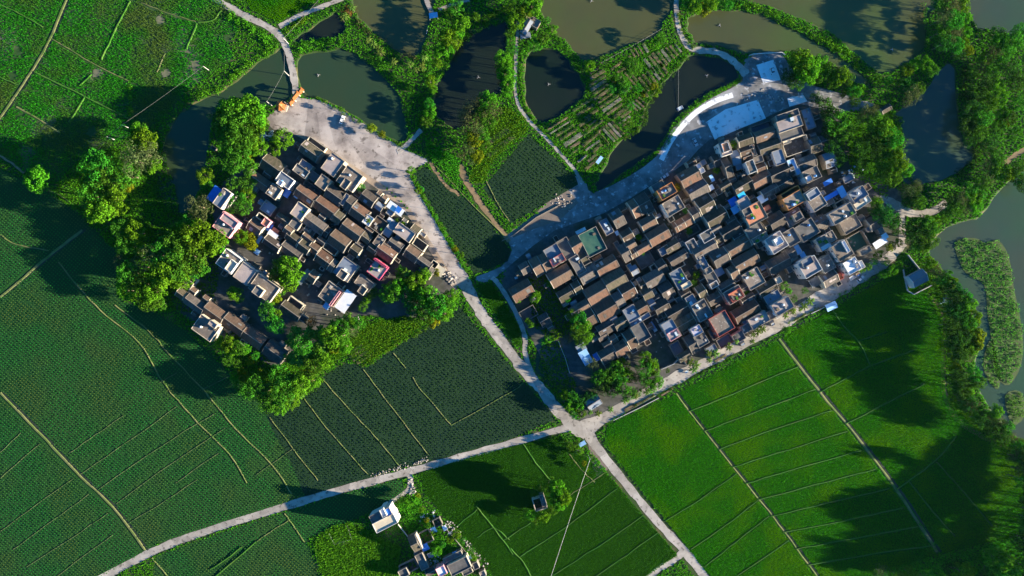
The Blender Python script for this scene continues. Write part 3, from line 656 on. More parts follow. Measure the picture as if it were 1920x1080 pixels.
X, Y = X[ok], Y[ok]
stuff("grass", tufts(X, Y, .02, .45, .8, rg, 4, .9, .6), 3, M_WEED, "rough grass on banks, dykes and unused ground")
ISL = [
 ([(1793,452),(1828,446),(1850,456),(1872,450),(1892,480),(1902,540),(1918,622),(1916,682),(1893,722),(1870,705),(1860,642),(1852,585),(1846,535),(1812,512),(1796,482)], "floating mat of marsh plants in the river"),
 ([(1885,742),(1915,735),(1922,780),(1898,796)], "small floating mat at the end of the weed island"),
 ([(1862,640),(1876,700),(1872,730),(1855,715),(1845,690),(1850,650)], "pale reeds on the landward side of the weed island"),
]
for p, l in ISL:
    w = world(p); tag(sheet("marsh_mat", p, -.3, nmat("mat_soil", (.05,.08,.02), (.06,.10,.025), .5)), "wet root layer under the " + l)
    X, Y = scatter_grid(w, 1.5, .3, .8, rg, .95, False)
    stuff("marsh_plants", clumps(X, Y, rg.uniform(.6, 1.5, len(X)), -.3, rg, 18, .7), 4, M_WEEDM, l)
# ------------------------------------------------------------------ trees
ORD = "first second third fourth fifth sixth seventh eighth ninth tenth eleventh twelfth thirteenth fourteenth fifteenth sixteenth seventeenth eighteenth nineteenth".split()
TENS = {20: "twent", 30: "thirt", 40: "fort"}
def ordinal(n):
    if n < 20: return ORD[n-1]
    t = n//10*10
    return TENS[t]+"ieth" if n % 10 == 0 else TENS[t]+"y-"+ORD[n % 10-1]

def crown_mesh(name, seed, nb=24, nl=95, leaf=.10, flat=.62, asp=.6, br=(.24, .38)):
    """leaf clusters over a dome of radius 1; z=0 is the level of the widest part"""
    g = np.random.RandomState(seed); C = []; D = []
    for i in range(nb):
        rho = math.sqrt(g.uniform(0, 1))*.84; a = i*2.39996+g.uniform(-.4, .4); b = g.uniform(*br)
        cz = flat*math.sqrt(max(0, 1-rho*rho))*g.uniform(.15, 1.08) - .16
        c = np.array((rho*math.cos(a), rho*math.sin(a), cz))
        n = int(nl*(b/.31)**2)
        d = g.normal(0, 1, (n, 3)); d[:, 2] = np.abs(d[:, 2])*.9-.25; d /= np.linalg.norm(d, axis=1)[:, None]
        C.append(c + d*b*g.uniform(.72, 1.08, (n, 1))*np.array((1, 1, .85))); D.append(d)
    C = np.concatenate(C); D = np.concatenate(D)
    return npmesh(name, leafquads(C, D, np.full(len(C), leaf), g, asp, .55), 4)

def frond_mesh(name, seed, nf, l, w, droop, up, stems=1, spread=0.):
    """arched leaves with a folded midrib, radiating from one or several heads"""
    g = np.random.RandomState(seed); V = []
    for s in range(stems):
        sx, sy, sz = (0, 0, 0) if stems == 1 else (g.uniform(-spread, spread), g.uniform(-spread, spread), g.uniform(-.35, .3))
        for k in range(nf):
            a = 2*math.pi*k/nf+g.uniform(-.25, .25); ca, sa = math.cos(a), math.sin(a); ll = l*g.uniform(.8, 1.15); dr = droop*g.uniform(.7, 1.3)
            pts = []
            for j in range(6):
                t = j/5; r = ll*t; z = up*t-dr*t*t; ww = w*math.sin(math.pi*min(1, t*.9+.1))*(1 if j < 5 else .2)
                pts.append((r, z, ww))
            f = lambda r, z, y: (sx+ca*r-sa*y, sy+sa*r+ca*y, sz+z)
            for j in range(5):
                (r0, z0, w0), (r1, z1, w1) = pts[j], pts[j+1]
                for sgn in (1, -1):
                    q = [f(r0, z0, 0), f(r1, z1, 0), f(r1, z1-w1*.35, sgn*w1), f(r0, z0-w0*.35, sgn*w0)]
                    V += q
    return npmesh(name, np.array(V), 4)

PROTO = {
 'b': [crown_mesh("crown", 11+i, 40, 105, .10, .72, br=(.14, .26)) for i in range(5)],
 'B': [crown_mesh("crown", 31+i, 32, 115, .11, .68, br=(.17, .30)) for i in range(3)],
 'd': [crown_mesh("crown", 51+i, 40, 100, .095, .66, br=(.14, .26)) for i in range(3)],
 'f': [crown_mesh("crown", 71+i, 30, 60, .12, .72, .28, (.16, .34)) for i in range(3)],
 'y': [crown_mesh("crown", 91, 14, 90, .15, .6, br=(.3, .46))],
 'o': [crown_mesh("crown", 95, 16, 60, .16, .5, .4, (.25, .4))],
 'p': [frond_mesh("crown", 111+i, 11, 1.05, .13, .75, .45) for i in range(2)],
 'n': [frond_mesh("crown", 121+i, 7, .55, .12, .5, .42, 5, .5) for i in range(3)],
}
for k, ms in PROTO.items():
    for me in ms: me.materials.append(LEAF[k])
TR = MB().beam((0,0,0), (.01,.02,.62), .045, 7).beam((.01,.02,.55), (-.22,.12,1.0), .024, 5).beam((.01,.02,.58), (.24,.05,1.0), .022, 5).beam((.01,.02,.5), (.03,-.22,.95), .02, 5)
TRUNK = mesh("trunk", TR.v, TR.f); TRUNK.materials.append(M_BARK)
TRP = MB()
for i in range(5): TRP.beam((.02*i,0,.2*i), (.02*i+.02,0,.2*i+.2), .03-.003*i, 7)
TRUNKP = mesh("trunk", TRP.v, TRP.f); TRUNKP.materials.append(M_BARK)

NAME = {'b':"broadleaf_tree",'B':"bright_green_tree",'d':"dark_green_tree",'f':"feathery_tree",'p':"palm_tree",'n':"banana_clump",'y':"yellow_shrub",'o':"rusty_shrub"}
ADJ = {'b':"green leafy tree",'B':"bright green tree",'d':"dark green tree",'f':"grey-green feathery tree",'p':"small palm",'n':"banana clump",'y':"yellow-green shrub",'o':"rusty brown shrub"}
CAT = {'b':"tree",'B':"tree",'d':"tree",'f':"tree",'p':"palm tree",'n':"banana plant",'y':"shrub",'o':"shrub"}
TALL = {"grove west of the bending pond": 1.1, "grove west of the white flat-roofed houses": 1.35, "belt along the crop field's rim": 1.35, "smaller village's southern tree belt": 1.3, "clump at the crop field tip": 1.3, "grove north-west of the smaller village": 1.25, "scrub trees below the tiled row": 1.3, "riverside trees beside the rice": 2.0, "dark wood behind the larger village": 1.2, "tall trees east of the widest pond": 1.35, "wood east of the creek": 1.15, "trees east of the parking pad": 1.15, "larger village's south-west grove": 1.2, "smaller village's south-east grove": 1.15}
def tree(k, x, y, r, label, group, hh=None):
    g = random.Random(int(x*31+y*17))
    rm = r*S*1.0
    h = hh or {'p': 5.5+rm*.5, 'n': 2.2+rm*.6}.get(k, max(2.2, 1.25*rm+2.4)*g.uniform(.9, 1.12))
    h *= 1 if hh else TALL.get(group, 1)
    tall = (hh or group in TALL) and k not in 'pn'
    tall = tall and TALL.get(group, 2) not in (1.1, 1.35, 1.3, 1.25)
    zc = .55*h if tall else h - (.55*rm if k not in 'pn' else 0)
    X, Y = P(x, y, zc)
    t = empty(NAME[k], (X, Y, 0), g.uniform(0, 6.28)); tag(t, label, CAT[k], group)
    tk = link("trunk", TRUNKP if k in 'pn' else TRUNK, t)
    tk.scale = (rm*1.1, rm*1.1, zc+.1) if k not in 'pn' else (max(2.5, rm*1.6)*.9, max(2.5, rm*1.6)*.9, zc)
    c = link("crown", PROTO[k][g.randrange(len(PROTO[k]))], t); c.location = (0 if k != 'p' else max(2.5, rm*1.6)*.09, 0, zc)
    q = 1.22 if k not in 'pn' else 1.05
    c.scale = (rm*q*g.uniform(.95, 1.12), rm*q*g.uniform(.95, 1.12), max(rm*g.uniform(.95, 1.2), .62*h if tall else 0))
    return t

# grove: phrase, axis of counting, end named, then "kind x y r [height]" entries
GROVES = [
 ("grove west of the bending pond", 'y', "north", "b 185 310 26,b 207 342 26,b 176 368 24,B 215 372 24,B 192 395 24,b 228 328 22,b 200 288 16,f 252 300 26,B 268 262 22,f 275 290 22,B 286 308 14,b 247 330 18,B 262 246 14,y 240 350 8,b 170 345 14"),
 ("corner of paddies and crop field", 'y', "north", "B 72 336 20"),
 ("clump at the crop field tip", 'y', "north", "b 228 428 16,B 254 436 18,b 240 462 18,B 258 462 14,y 232 445 7"),
 ("grove west of the white flat-roofed houses", 'x', "west", "b 310 472 24,b 340 450 24,B 368 442 24,B 395 452 22,b 330 498 24,b 362 484 24,f 292 478 20,B 305 515 22,B 340 522 18,b 372 500 18,d 322 445 18,b 355 515 14,B 412 462 14,b 350 425 16"),
 ("belt along the crop field's rim", 'y', "north", "f 228 492 14,b 240 512 18,b 252 528 16,B 235 545 14,b 270 532 18,B 292 545 20,b 282 565 18,f 262 500 16,b 300 570 12"),
 ("grove north-west of the smaller village", 'y', "north", "B 435 205 22,B 462 208 24,B 482 216 20,b 445 228 24,b 470 235 24,B 488 236 16,b 428 240 18,d 412 222 16,b 452 258 22,B 475 268 16,b 430 270 18,y 468 283 9,b 455 288 20,B 488 278 14,b 440 305 18,y 465 302 8,b 470 315 14"),
 ("trees round the tall white house", 'x', "west", "B 385 330 14,b 392 348 12,f 375 388 24,b 448 372 16,B 464 368 14,b 458 388 14,b 438 345 12,b 465 342 14,B 432 395 7"),
 ("spot beside the blue shed", 'x', "west", "d 513 262 14,B 530 262 18,B 518 282 9"),
 ("spot behind the pink-parapet house", 'x', "west", "B 455 445 13,y 466 452 12,y 474 462 8"),
 ("yards east of the detached row", 'x', "west", "B 442 553 13,B 545 508 22,b 530 500 18,B 540 530 16,b 518 518 14,b 503 582 16,B 516 592 12,b 518 608 16,y 517 562 9,b 527 545 8"),
 ("scrub trees below the tiled row", 'x', "west", "B 416 640 11,B 428 645 13,B 438 652 12,b 450 652 12,B 462 655 8,y 469 676 6,b 428 676 10,b 444 682 9,b 480 668 8,B 442 708 9,y 455 700 8,b 460 712 9,y 491 701 9,b 450 722 10"),
 ("smaller village's southern tree belt", 'x', "west", "b 466 735 16,b 482 720 16,n 498 735 18,b 505 752 18,B 524 762 14,b 532 738 20,B 545 752 14,n 560 735 18,B 562 722 18,n 545 712 18,b 525 705 18,B 585 715 14,y 575 705 10,n 572 682 18,n 555 668 18,b 590 688 18,n 590 660 18,B 605 672 16,n 610 648 18,y 628 650 10,B 622 632 18,b 640 630 16,n 600 625 18,o 583 605 10,n 575 628 18,n 555 622 16,n 548 640 18,b 640 608 14,B 655 600 12,n 628 612 16,b 570 648 16,B 648 650 12,n 540 668 14,f 660 618 14,b 672 606 12"),
 ("smaller village's south-east grove", 'x', "west", "B 728 548 15,b 700 550 10,B 748 535 14,n 760 520 18,B 778 530 16,b 762 548 16,B 752 510 10,B 785 548 16,b 740 555 14,B 795 515 12,b 790 572 18,B 805 560 20,b 820 572 20,B 838 568 16,b 800 590 18,y 812 598 11,B 835 588 12,b 780 588 14,B 847 552 12,b 770 568 12,b 855 560 8,b 680 575 9,B 688 562 7,y 818 510 6"),
 ("hedge trees west of the dark pond", 'y', "north", "b 855 15 14,B 866 45 15,B 858 62 11,B 845 75 17,B 838 92 12,B 826 98 9,B 820 118 9,B 807 152 10,B 812 168 7,b 892 32 8,b 845 30 10,b 805 195 9,B 808 212 12,b 800 228 10"),
 ("trees along the garden path", 'y', "north", "b 968 18 14,B 998 10 17,B 985 22 12,B 966 42 14,b 955 65 9,b 958 78 8,B 942 108 12,B 950 122 12,B 948 138 14,b 940 125 10,B 952 155 13,B 950 172 9,b 1018 72 11,b 1003 85 11,B 1036 55 8,b 1025 40 7,b 962 95 8"),
 ("orchard south of the dark pond", 'y', "north", "B 915 188 16,f 898 195 14,f 920 208 16,b 905 215 14,f 880 205 14,f 870 218 12,f 888 228 16,b 918 228 14,f 895 245 14,f 872 242 12,y 890 262 12,f 880 275 12,b 905 255 12,f 868 290 10,y 895 292 10,b 912 275 9,f 885 300 8"),
 ("palms on the bank of the boat pond", 'x', "west", "p 688 75 9,p 698 84 9,p 712 96 10,p 706 90 8,p 738 114 8,p 768 121 8,p 780 130 7,p 790 122 9,p 646 28 8,p 660 14 8,o 652 20 9,p 793 108 8,p 640 32 7"),
 ("bushes along the hedge of the square", 'x', "west", "y 696 240 7,y 717 253 5,b 640 206 5,B 770 320 7,B 784 358 6,b 845 458 5,y 853 467 5,B 866 478 5"),
 ("row along the square hedge", 'y', "north", "b 796 372 4 5.5,b 808 392 4 6,b 818 408 4 5,b 826 424 4 6,b 834 438 4 5.5,b 848 462 4 6,b 858 476 4 5,b 866 492 4 6,b 790 355 5 5,b 874 505 4 5.5,b 776 334 5 4"),
 ("bushes in the strip garden", 'x', "west", "b 1185 128 14,b 1178 118 9,b 1238 72 10,B 1228 85 7,B 1105 124 9,b 1162 150 12,b 1170 165 10,b 1196 165 8,y 1152 150 5,B 1229 172 9,y 1226 162 6,b 1180 200 8,b 1148 168 7,b 1162 228 8,b 1180 232 9,b 1100 240 7,n 1128 108 6,y 1205 175 5"),
 ("north bank trees by the lane", 'x', "west", "b 1285 8 12,B 1303 14 13,y 1320 18 10,B 1332 8 12,b 1348 8 8,b 1365 10 8"),
 ("trees east of the parking pad", 'x', "west", "d 1482 142 16,B 1500 118 20,B 1512 132 20,b 1490 155 14,B 1536 125 17,b 1530 142 14,b 1552 135 14,B 1575 142 15,b 1588 150 12,b 1560 155 10,b 1600 172 12,B 1612 168 9,b 1580 178 6"),
 ("dark wood behind the larger village", 'x', "west", "d 1530 185 10,b 1545 200 14,d 1556 218 18,b 1568 232 20,b 1580 245 16,d 1555 248 14,b 1600 192 10,f 1625 212 16,f 1612 222 10,b 1640 238 20,B 1658 245 18,b 1672 262 18,d 1648 262 20,d 1632 262 16,b 1668 282 16,d 1640 285 18,d 1612 278 16,b 1655 300 16,B 1682 305 18,B 1694 318 14,b 1672 330 16,d 1650 325 14,d 1560 275 14,d 1575 300 12,d 1615 305 12"),
 ("trees on the spit between the ponds", 'x', "west", "b 1648 148 8,b 1665 152 8,B 1700 130 11,B 1716 122 11,B 1735 122 12,b 1748 132 10,d 1700 165 14,f 1710 178 15,b 1722 168 12,f 1700 190 10,d 1690 160 10"),
 ("tall trees east of the widest pond", 'y', "north", "b 1762 10 16,f 1780 15 18,B 1806 12 12,f 1765 35 16,b 1785 40 18,B 1810 35 10,b 1762 60 16,f 1785 65 16,B 1810 60 10,d 1768 82 16,b 1790 85 14,B 1806 82 10,d 1795 100 10,y 1818 95 7"),
 ("wood east of the creek", 'y', "north", "b 1868 68 14,B 1872 82 15,b 1895 78 18,b 1910 62 14,f 1858 100 14,B 1845 108 12,b 1880 105 16,f 1838 128 12,b 1860 130 14,d 1890 130 16,d 1905 155 16,b 1822 140 9,d 1845 158 16,B 1868 165 14,B 1872 185 13,d 1828 175 16,b 1850 192 16,d 1820 205 16,b 1840 220 18,B 1878 212 10,d 1812 235 16,b 1832 250 16,b 1870 240 14,d 1855 268 16,d 1890 220 14,b 1900 250 12,d 1815 265 12,y 1880 232 7,b 1905 195 12"),
 ("dyke trees between creek and river", 'x', "west", "b 1782 375 12,d 1775 392 14,b 1790 392 14,f 1800 372 14,b 1812 358 14,B 1822 375 14,b 1830 362 14,f 1808 392 12,B 1828 388 12,b 1842 345 14,f 1852 335 14,B 1878 322 16,B 1890 330 13,b 1865 315 14,f 1850 308 12,b 1868 298 14,f 1858 285 10,b 1910 318 14,b 1905 335 12,b 1770 408 10,d 1916 345 14"),
 ("trees round the track leaving the village", 'x', "west", "b 1640 388 14,d 1655 402 18,B 1645 380 10,b 1668 412 16,d 1680 425 14,f 1700 360 12,d 1712 370 14,b 1722 380 12,f 1720 348 9,d 1700 380 10,d 1715 425 16,b 1728 418 16,b 1742 425 16,B 1752 415 10,d 1722 445 18,b 1740 448 16,B 1732 460 12,d 1708 440 14,b 1715 465 9"),
 ("riverside trees beside the rice", 'y', "north", "B 1740 492 10,f 1752 508 10,b 1760 525 9,B 1778 528 10,b 1772 515 8,d 1785 540 12,b 1802 556 13,B 1808 572 14,b 1798 580 14,B 1820 592 13,b 1808 605 15,B 1825 605 8,b 1815 622 12,y 1830 628 10,y 1828 642 9,d 1792 560 14,d 1788 585 14,d 1796 632 15,b 1800 655 14,d 1795 665 13,d 1792 705 14,d 1800 730 14,d 1812 755 13,d 1835 785 13,d 1855 800 13,d 1875 815 13,d 1780 575 11,B 1818 655 11,f 1810 668 9,y 1792 671 6,y 1790 687 6,b 1822 700 12,b 1828 715 13,B 1815 730 10,f 1800 742 9,f 1818 758 12,b 1832 772 12,f 1845 782 9,B 1862 772 11,f 1868 790 12,b 1882 800 12,d 1778 610 14,d 1785 640 14,d 1790 720 12"),
 ("tall trees where rice meets river", 'y', "north", "f 1895 822 10,b 1905 838 12,B 1912 828 8,f 1900 855 11,b 1915 862 12,f 1910 880 12,b 1918 900 12 20,d 1930 862 22 10,d 1938 885 24 12,b 1945 910 24 13,b 1938 935 24 14,b 1942 962 26 17,d 1950 985 28 20,b 1942 1005 28 22,d 1962 1030 28 25,d 1948 1052 22 12,b 1970 1068 22 13,d 1950 1090 22 12,d 1975 1000 26 23,d 1930 1015 24 17,b 1935 1070 24 18,d 1968 1105 28 26,d 1926 852 17 8,b 1933 869 17 9,d 1940 886 17 10,b 1931 903 17 11,d 1938 920 17 8,b 1929 937 17 9,d 1936 954 17 10,b 1927 971 17 11,d 1934 988 17 8,b 1941 1005 17 9,d 1932 1022 17 10,b 1939 1039 17 11,d 1930 1056 17 8,b 1937 1073 17 9,d 1928 1090 17 10"),
 ("trees below the last rice field", 'x', "west", "f 1650 1072 13,b 1680 1078 12,B 1705 1074 12,f 1720 1082 10,d 1790 1068 20,B 1805 1074 17 14,B 1868 1045 22 17,B 1882 1064 20 16,b 1860 1068 18,d 1845 1080 16,b 1740 1080 10"),
 ("larger village's west yard trees", 'y', "north", "B 1008 508 4,B 1030 531 6,B 1003 557 9,B 970 560 7,b 1000 548 6,B 990 602 5,B 995 608 6,b 1065 562 5,B 1075 590 10,b 1085 600 14,B 1095 612 12,b 1080 618 14,B 1098 628 12,b 1086 636 14,f 1068 632 10,b 1018 640 6,B 1028 636 7"),
 ("larger village's south-west grove", 'x', "west", "f 1110 687 13,b 1122 705 14,d 1132 722 16,b 1140 705 14,b 1155 692 13,B 1168 688 13,B 1174 704 12,b 1160 708 14,d 1148 730 14,b 1165 728 14,b 1180 738 12,B 1210 668 9,B 1218 682 12,b 1208 690 14,B 1226 692 10,b 1222 708 14,B 1232 716 10,b 1208 712 12,B 1220 725 10,b 1195 735 8,B 1058 740 9,b 1072 745 11,d 1090 750 10,B 1068 762 10,B 1085 762 9,b 1075 775 8,B 1092 775 7,d 1108 740 11,d 1190 708 10"),
 ("row along the palm road", 'x', "west", "p 1122 776 7,p 1108 773 6,p 1145 767 7,p 1172 752 7,p 1192 742 7,p 1212 735 7,p 1226 727 6,p 1296 680 8,p 1306 684 9,p 1300 692 8,p 1328 662 9,p 1342 664 9,p 1330 674 7,p 1368 650 8,p 1380 641 6,p 1420 622 8,p 1430 616 8,p 1412 628 6,p 1474 592 7,p 1486 584 8,p 1500 580 6,p 1508 573 8,p 1520 566 9,p 1412 640 6,B 1475 618 7"),
 ("plants among the larger village's roofs", 'x', "west", "B 1197 445 5,n 1205 473 6,y 1215 422 5,n 1293 433 9,B 1306 516 6,b 1300 532 6,B 1343 320 6,B 1376 270 6,y 1270 352 6,b 1285 395 5,b 1470 535 7,B 1478 546 6,b 1488 560 6,b 1508 545 6,b 1252 695 4,b 1150 500 4,b 1090 470 4,b 1400 550 5,b 1350 470 5,y 1427 521 4,p 1468 540 5"),
 ("larger village's east corner greenery", 'x', "west", "B 1646 477 8,b 1638 490 7,B 1628 500 6,y 1670 462 7,B 1684 455 7,b 1660 490 8,B 1672 507 9,b 1685 500 8,b 1690 482 9,b 1655 515 7,B 1616 505 6"),
 ("plants among the smaller village's roofs", 'x', "west", "p 690 413 6,B 611 366 4,b 640 432 4,y 642 430 3,b 745 415 5,B 756 420 5,b 660 400 4,b 640 345 6,b 676 352 7,B 550 408 3"),
 ("trees round the walled hut in the rice", 'x', "west", "B 996 966 9,b 1003 975 8,B 1018 968 11,b 1014 914 9,b 1030 906 11 12,B 1044 914 13 15,B 1056 930 13 15,b 1040 932 12 14,B 1050 944 12 13,b 1002 924 8,b 1034 958 9"),
 ("shrubs in the lower hamlet", 'x', "west", "b 752 936 6,B 766 940 8,B 779 938 7,y 782 930 5,B 812 1000 5,B 818 1032 9,b 830 1020 6,B 845 1010 7,B 856 1002 8,b 868 1012 6,b 884 1032 6,B 888 1045 6,b 803 985 5,y 800 975 4,B 790 955 5"),
 ("plot south of the crossroads", 'y', "north", "b 1070 838 8,B 1085 845 7,b 1060 830 6,d 1080 832 7,b 1110 858 6,y 1095 868 4,B 1100 880 4"),
]
NT = 0
for ph, ax, end, txt in GROVES:
    L = []
    for e in txt.split(','):
        f = e.split(); L.append((f[0], float(f[1]), float(f[2]), float(f[3]), float(f[4]) if len(f) > 4 else None))
    kinds = {}
    for e in sorted(L, key=lambda e: (e[1] if ax == 'x' else e[2])):
        kinds.setdefault(e[0], []).append(e)
    for k, es in kinds.items():
        for i, e in enumerate(es):
            if len(es) == 1: lab = f"only {ADJ[k]} in the {ph}" if len(L) > 1 else f"single {ADJ[k]} at the {ph}"
            else: lab = f"{ADJ[k]}, {ordinal(i+1)} from {end} in the {ph}"
            tree(k, e[1], e[2], e[3], lab, ph, e[4]); NT += 1
print("trees", NT)
# ------------------------------------------------------------------ houses
def lang(x, y):
    if x < 900: return -35.5 if y < 900 else 26.0
    if y > 900: return 26.0
    return 30 - 11*min(1, max(0, (x-1290)/70))*min(1, max(0, (345-y)/45))

GW = {'b': M_WALLB, 'd': M_WALLB, 't': M_WALLC}
def rect_ring(mb, x0, x1, y0, y1, z0, z1, t):
    mb.box(x0, x1, y0, y0+t, z0, z1); mb.box(x0, x1, y1-t, y1, z0, z1)
    mb.box(x0, x0+t, y0+t, y1-t, z0, z1); mb.box(x1-t, x1, y0+t, y1-t, z0, z1)

WIN = {}
def windows(root, xf, hl, hw, h, floors):
    g = random.Random(int(abs(xf.translation.x*7+xf.translation.y*13)))
    if 'w' not in WIN:
        a = MB().box(-.5, .5, -.03, .03, -.6, .6); b = MB()
        rect_ring_y(b, .58, .68, .05, .1); WIN['w'] = mesh("window", a.v, a.f); WIN['f'] = mesh("frame", b.v, b.f)
        WIN['w'].materials.append(M_GLASS); WIN['f'].materials.append(M_WALLW)
    for f in range(floors):
        z = 1.7 + f*3.1
        if z > h-.9: break
        for side in range(4):
            ln = hl if side % 2 == 0 else hw; n = max(1, min(3, int(ln*2/3.4)))
            for i in range(n):
                t = (i+.5)/n*2*ln-ln
                x, y = [(t, -hw-.02), (hl+.02, t), (t, hw+.02), (-hl-.02, t)][side]
                w = link("window", WIN['w'], root); w.matrix_local = xf @ Matrix.Translation((x, y, z)) @ Matrix.Rotation(side*math.pi/2, 4, 'Z')
                fr = link("frame", WIN['f'], w)
def rect_ring_y(mb, a, c, d, t):
    mb.box(-a, a, -d, d, .6, .6+t); mb.box(-a, a, -d, d, -.6-t, -.6); mb.box(-a, -.5, -d, d, -.6, .6); mb.box(.5, a, -d, d, -.6, .6)

def block(root, xf, L, Wd, typ, h, col, wall, seed, main):
    """one roofed block as parts of root; xf: matrix from block space to root space"""
    g = random.Random(seed); hl, hw = L/2, Wd/2
    def put(mb, name, m, parent=root, kind=None):
        o = mb.obj(name, m, None); o.parent = parent
        o.matrix_local = xf if parent is root else Matrix.Identity(4)
        if kind: o['kind'] = kind
        return o
    if typ == 'g':
        rise = hw*math.tan(math.radians(24+g.uniform(-2, 2))); t = .16
        wt = .26
        # walls with gables
        if wall is M_WALLC and g.random() < .6: wall = M_WALLB
        w = MB(); a, b = hl-wt, hw-.35
        w.add([(-a,-b,0),(a,-b,0),(a,b,0),(-a,b,0),(-a,-b,h),(a,-b,h),(a,b,h),(-a,b,h),(-a,0,h+rise-.25),(a,0,h+rise-.25)],
              [(0,1,5,4),(2,3,7,6),(1,2,6,9,5),(3,0,4,8,7),(0,3,2,1),(4,5,9,8),(6,7,8,9)])
        put(w, "wall", wall)
        r = MB(); k = rise/hw
        for s in (1, -1):
            y0, y1 = 0.0, s*(hw+.12); z0 = h+rise; z1 = h-.12*k
            a2 = hl-wt+.02
            v = [(-a2,y0,z0),(a2,y0,z0),(a2,y1,z1),(-a2,y1,z1),(-a2,y0,z0-t),(a2,y0,z0-t),(a2,y1,z1-t),(-a2,y1,z1-t)]
            f = [(0,1,2,3),(7,6,5,4),(3,2,6,7),(0,3,7,4),(1,5,6,2)]
            if s == 1: f = [tuple(reversed(q)) for q in f]
            r.add(v, f)
        ro = put(r, "roof", ROOF[g.choice(("b", "b", "b2", "b3", "b4")) if col == "b" else g.choice(("d", "d", "b2", "b4"))  if col == "d" else col])
        for q in range(g.randrange(0, 4) if hl > 3 else 0):        # repaired or covered stretches of the slopes
            sg = g.choice((-1, 1)); x0 = g.uniform(-hl+.6, hl-2.2); x1 = x0+g.uniform(.6, 2.6); v0 = g.uniform(.05, .6); v1 = min(.96, v0+g.uniform(.2, .6))
            y0, y1 = sg*v0*hw, sg*v1*hw; z0, z1 = h+rise*(1-v0)+.05, h+rise*(1-v1)+.05; x1 = min(x1, hl-.4)
            v = [(x0,y0,z0),(x1,y0,z0),(x1,y1,z1),(x0,y1,z1)]; v += [(a_, b_, c_-.08) for a_, b_, c_ in v]
            put(MB().add(v, [(0,1,2,3),(7,6,5,4),(0,4,5,1),(1,5,6,2),(2,6,7,3),(3,7,4,0)]), "roof_patch", ROOF[g.choice(("b2", "b3", "b4", "k", "c", "e", "d", "p"))])
        put(MB().box(-hl+wt, hl-wt, -.16, .16, h+rise-.05, h+rise+.17), "ridge", M_RIDGE)
        for s in (-1, 1):          # raised gable walls
            p = MB(); x0, x1 = sorted((s*hl, s*(hl-wt+.02))); u = g.choice((.12, .18, .3))
            prof = [(-hw-.1, 0), (hw+.1, 0), (hw+.1, h+.05+u*.5), (0, h+rise+u), (-hw-.1, h+.05+u*.5)]
            v = [(x0, y, z) for y, z in prof]+[(x1, y, z) for y, z in prof]
            p.add(v, [(4,3,2,1,0), (5,6,7,8,9)]+[(i, (i+1) % 5, 5+(i+1) % 5, 5+i) for i in range(5)])
            put(p, "gable_wall", M_WALLC if g.random() < .12 else wall)
        if main: put(MB().box(-.55, .55, -hw+.28, -hw+.33, .05, 2.2), "door", M_DOOR)
    elif typ in 'ft':
        t = .24
        put(MB().box(-hl+.02, hl-.02, -hw+.02, hw-.02, 0, h), "wall", wall)
        put(MB().box(-hl+t, hl-t, -hw+t, hw-t, h+.005, h+.1), "roof_slab", ROOF[col])
        pm = {'o': M_WALLO, 'p': M_WALLP, 'm': M_MAG}.get(typ, wall)
        p = MB(); rect_ring(p, -hl, hl, -hw, hw, h-.15, h+g.uniform(.45, .75), t-.03)
        put(p, "parapet", wall if wall in (M_WALLP, M_WALLO, M_WALLR, M_MAG) or (wall is M_WALLW and g.random() < .4) else M_PARA)
        if main and h >= 5: windows(root, xf, hl, hw, h, int(h//3))
        for q in range(g.randrange(0, 4) if L*Wd > 25 else 0):      # things left on the roof: tanks, crates, cut-down sheds
            bx, by = g.uniform(-hl*.75, hl*.75), g.uniform(-hw*.75, hw*.75); e, f2 = g.uniform(.3, .9), g.uniform(.3, 1.1)
            put(MB().box(bx-e, bx+e, by-f2, by+f2, h+.1, h+g.uniform(.3, .9)), g.choice(("crate", "planter", "roof_bin")), g.choice((M_RUBBLE, M_BARK, M_RIDGE, M_BOAT, M_GBUND)))
        if main: put(MB().box(-.6, .6, -hw-.02, -hw+.05, .05, 2.2), "door", M_DOOR)
        if main and h >= 6 and L*Wd > 45 and g.random() < .6:
            mt = g.choice((M_STEEL, M_TANK, M_STEEL)); x, y = g.uniform(-hl*.5, hl*.5), g.uniform(-hw*.5, hw*.5)
            c = MB().cyl(x, y, h+.5, h+1.7, .6, n=12).cyl(x, y, h+1.7, h+1.9, .6, .25, n=12)
            put(c, "water_tank", mt); put(MB().box(x-.6, x+.6, y-.6, y+.6, h+.1, h+.5), "tank_stand", M_RIDGE)
    elif typ == 's':   # sheet roof on posts
        sl = .25*hw*.4
        v = [(-hl,-hw,h),(hl,-hw,h),(hl,hw,h+sl),(-hl,hw,h+sl)]; v += [(x, y, z-.06) for x, y, z in v]
        put(MB().add(v, [(0,1,2,3),(7,6,5,4),(0,4,5,1),(1,5,6,2),(2,6,7,3),(3,7,4,0)]), "sheet_roof", ROOF[col])
        for sx in (-1, 1):
            for sy in (-1, 1): put(MB().beam((sx*(hl-.15), sy*(hw-.15), 0), (sx*(hl-.15), sy*(hw-.15), h+(sl if sy > 0 else 0)*.95-.05), .06, 6), "post", M_STEEL)
    elif typ == 'w':   # roofless walled yard
        p = MB(); rect_ring(p, -hl, hl, -hw, hw, 0, h, .28); put(p, "yard_wall", wall)
        put(MB().box(-hl+.28, hl-.28, -hw+.28, hw-.28, .02, .12), "yard_floor", ROOF[col])

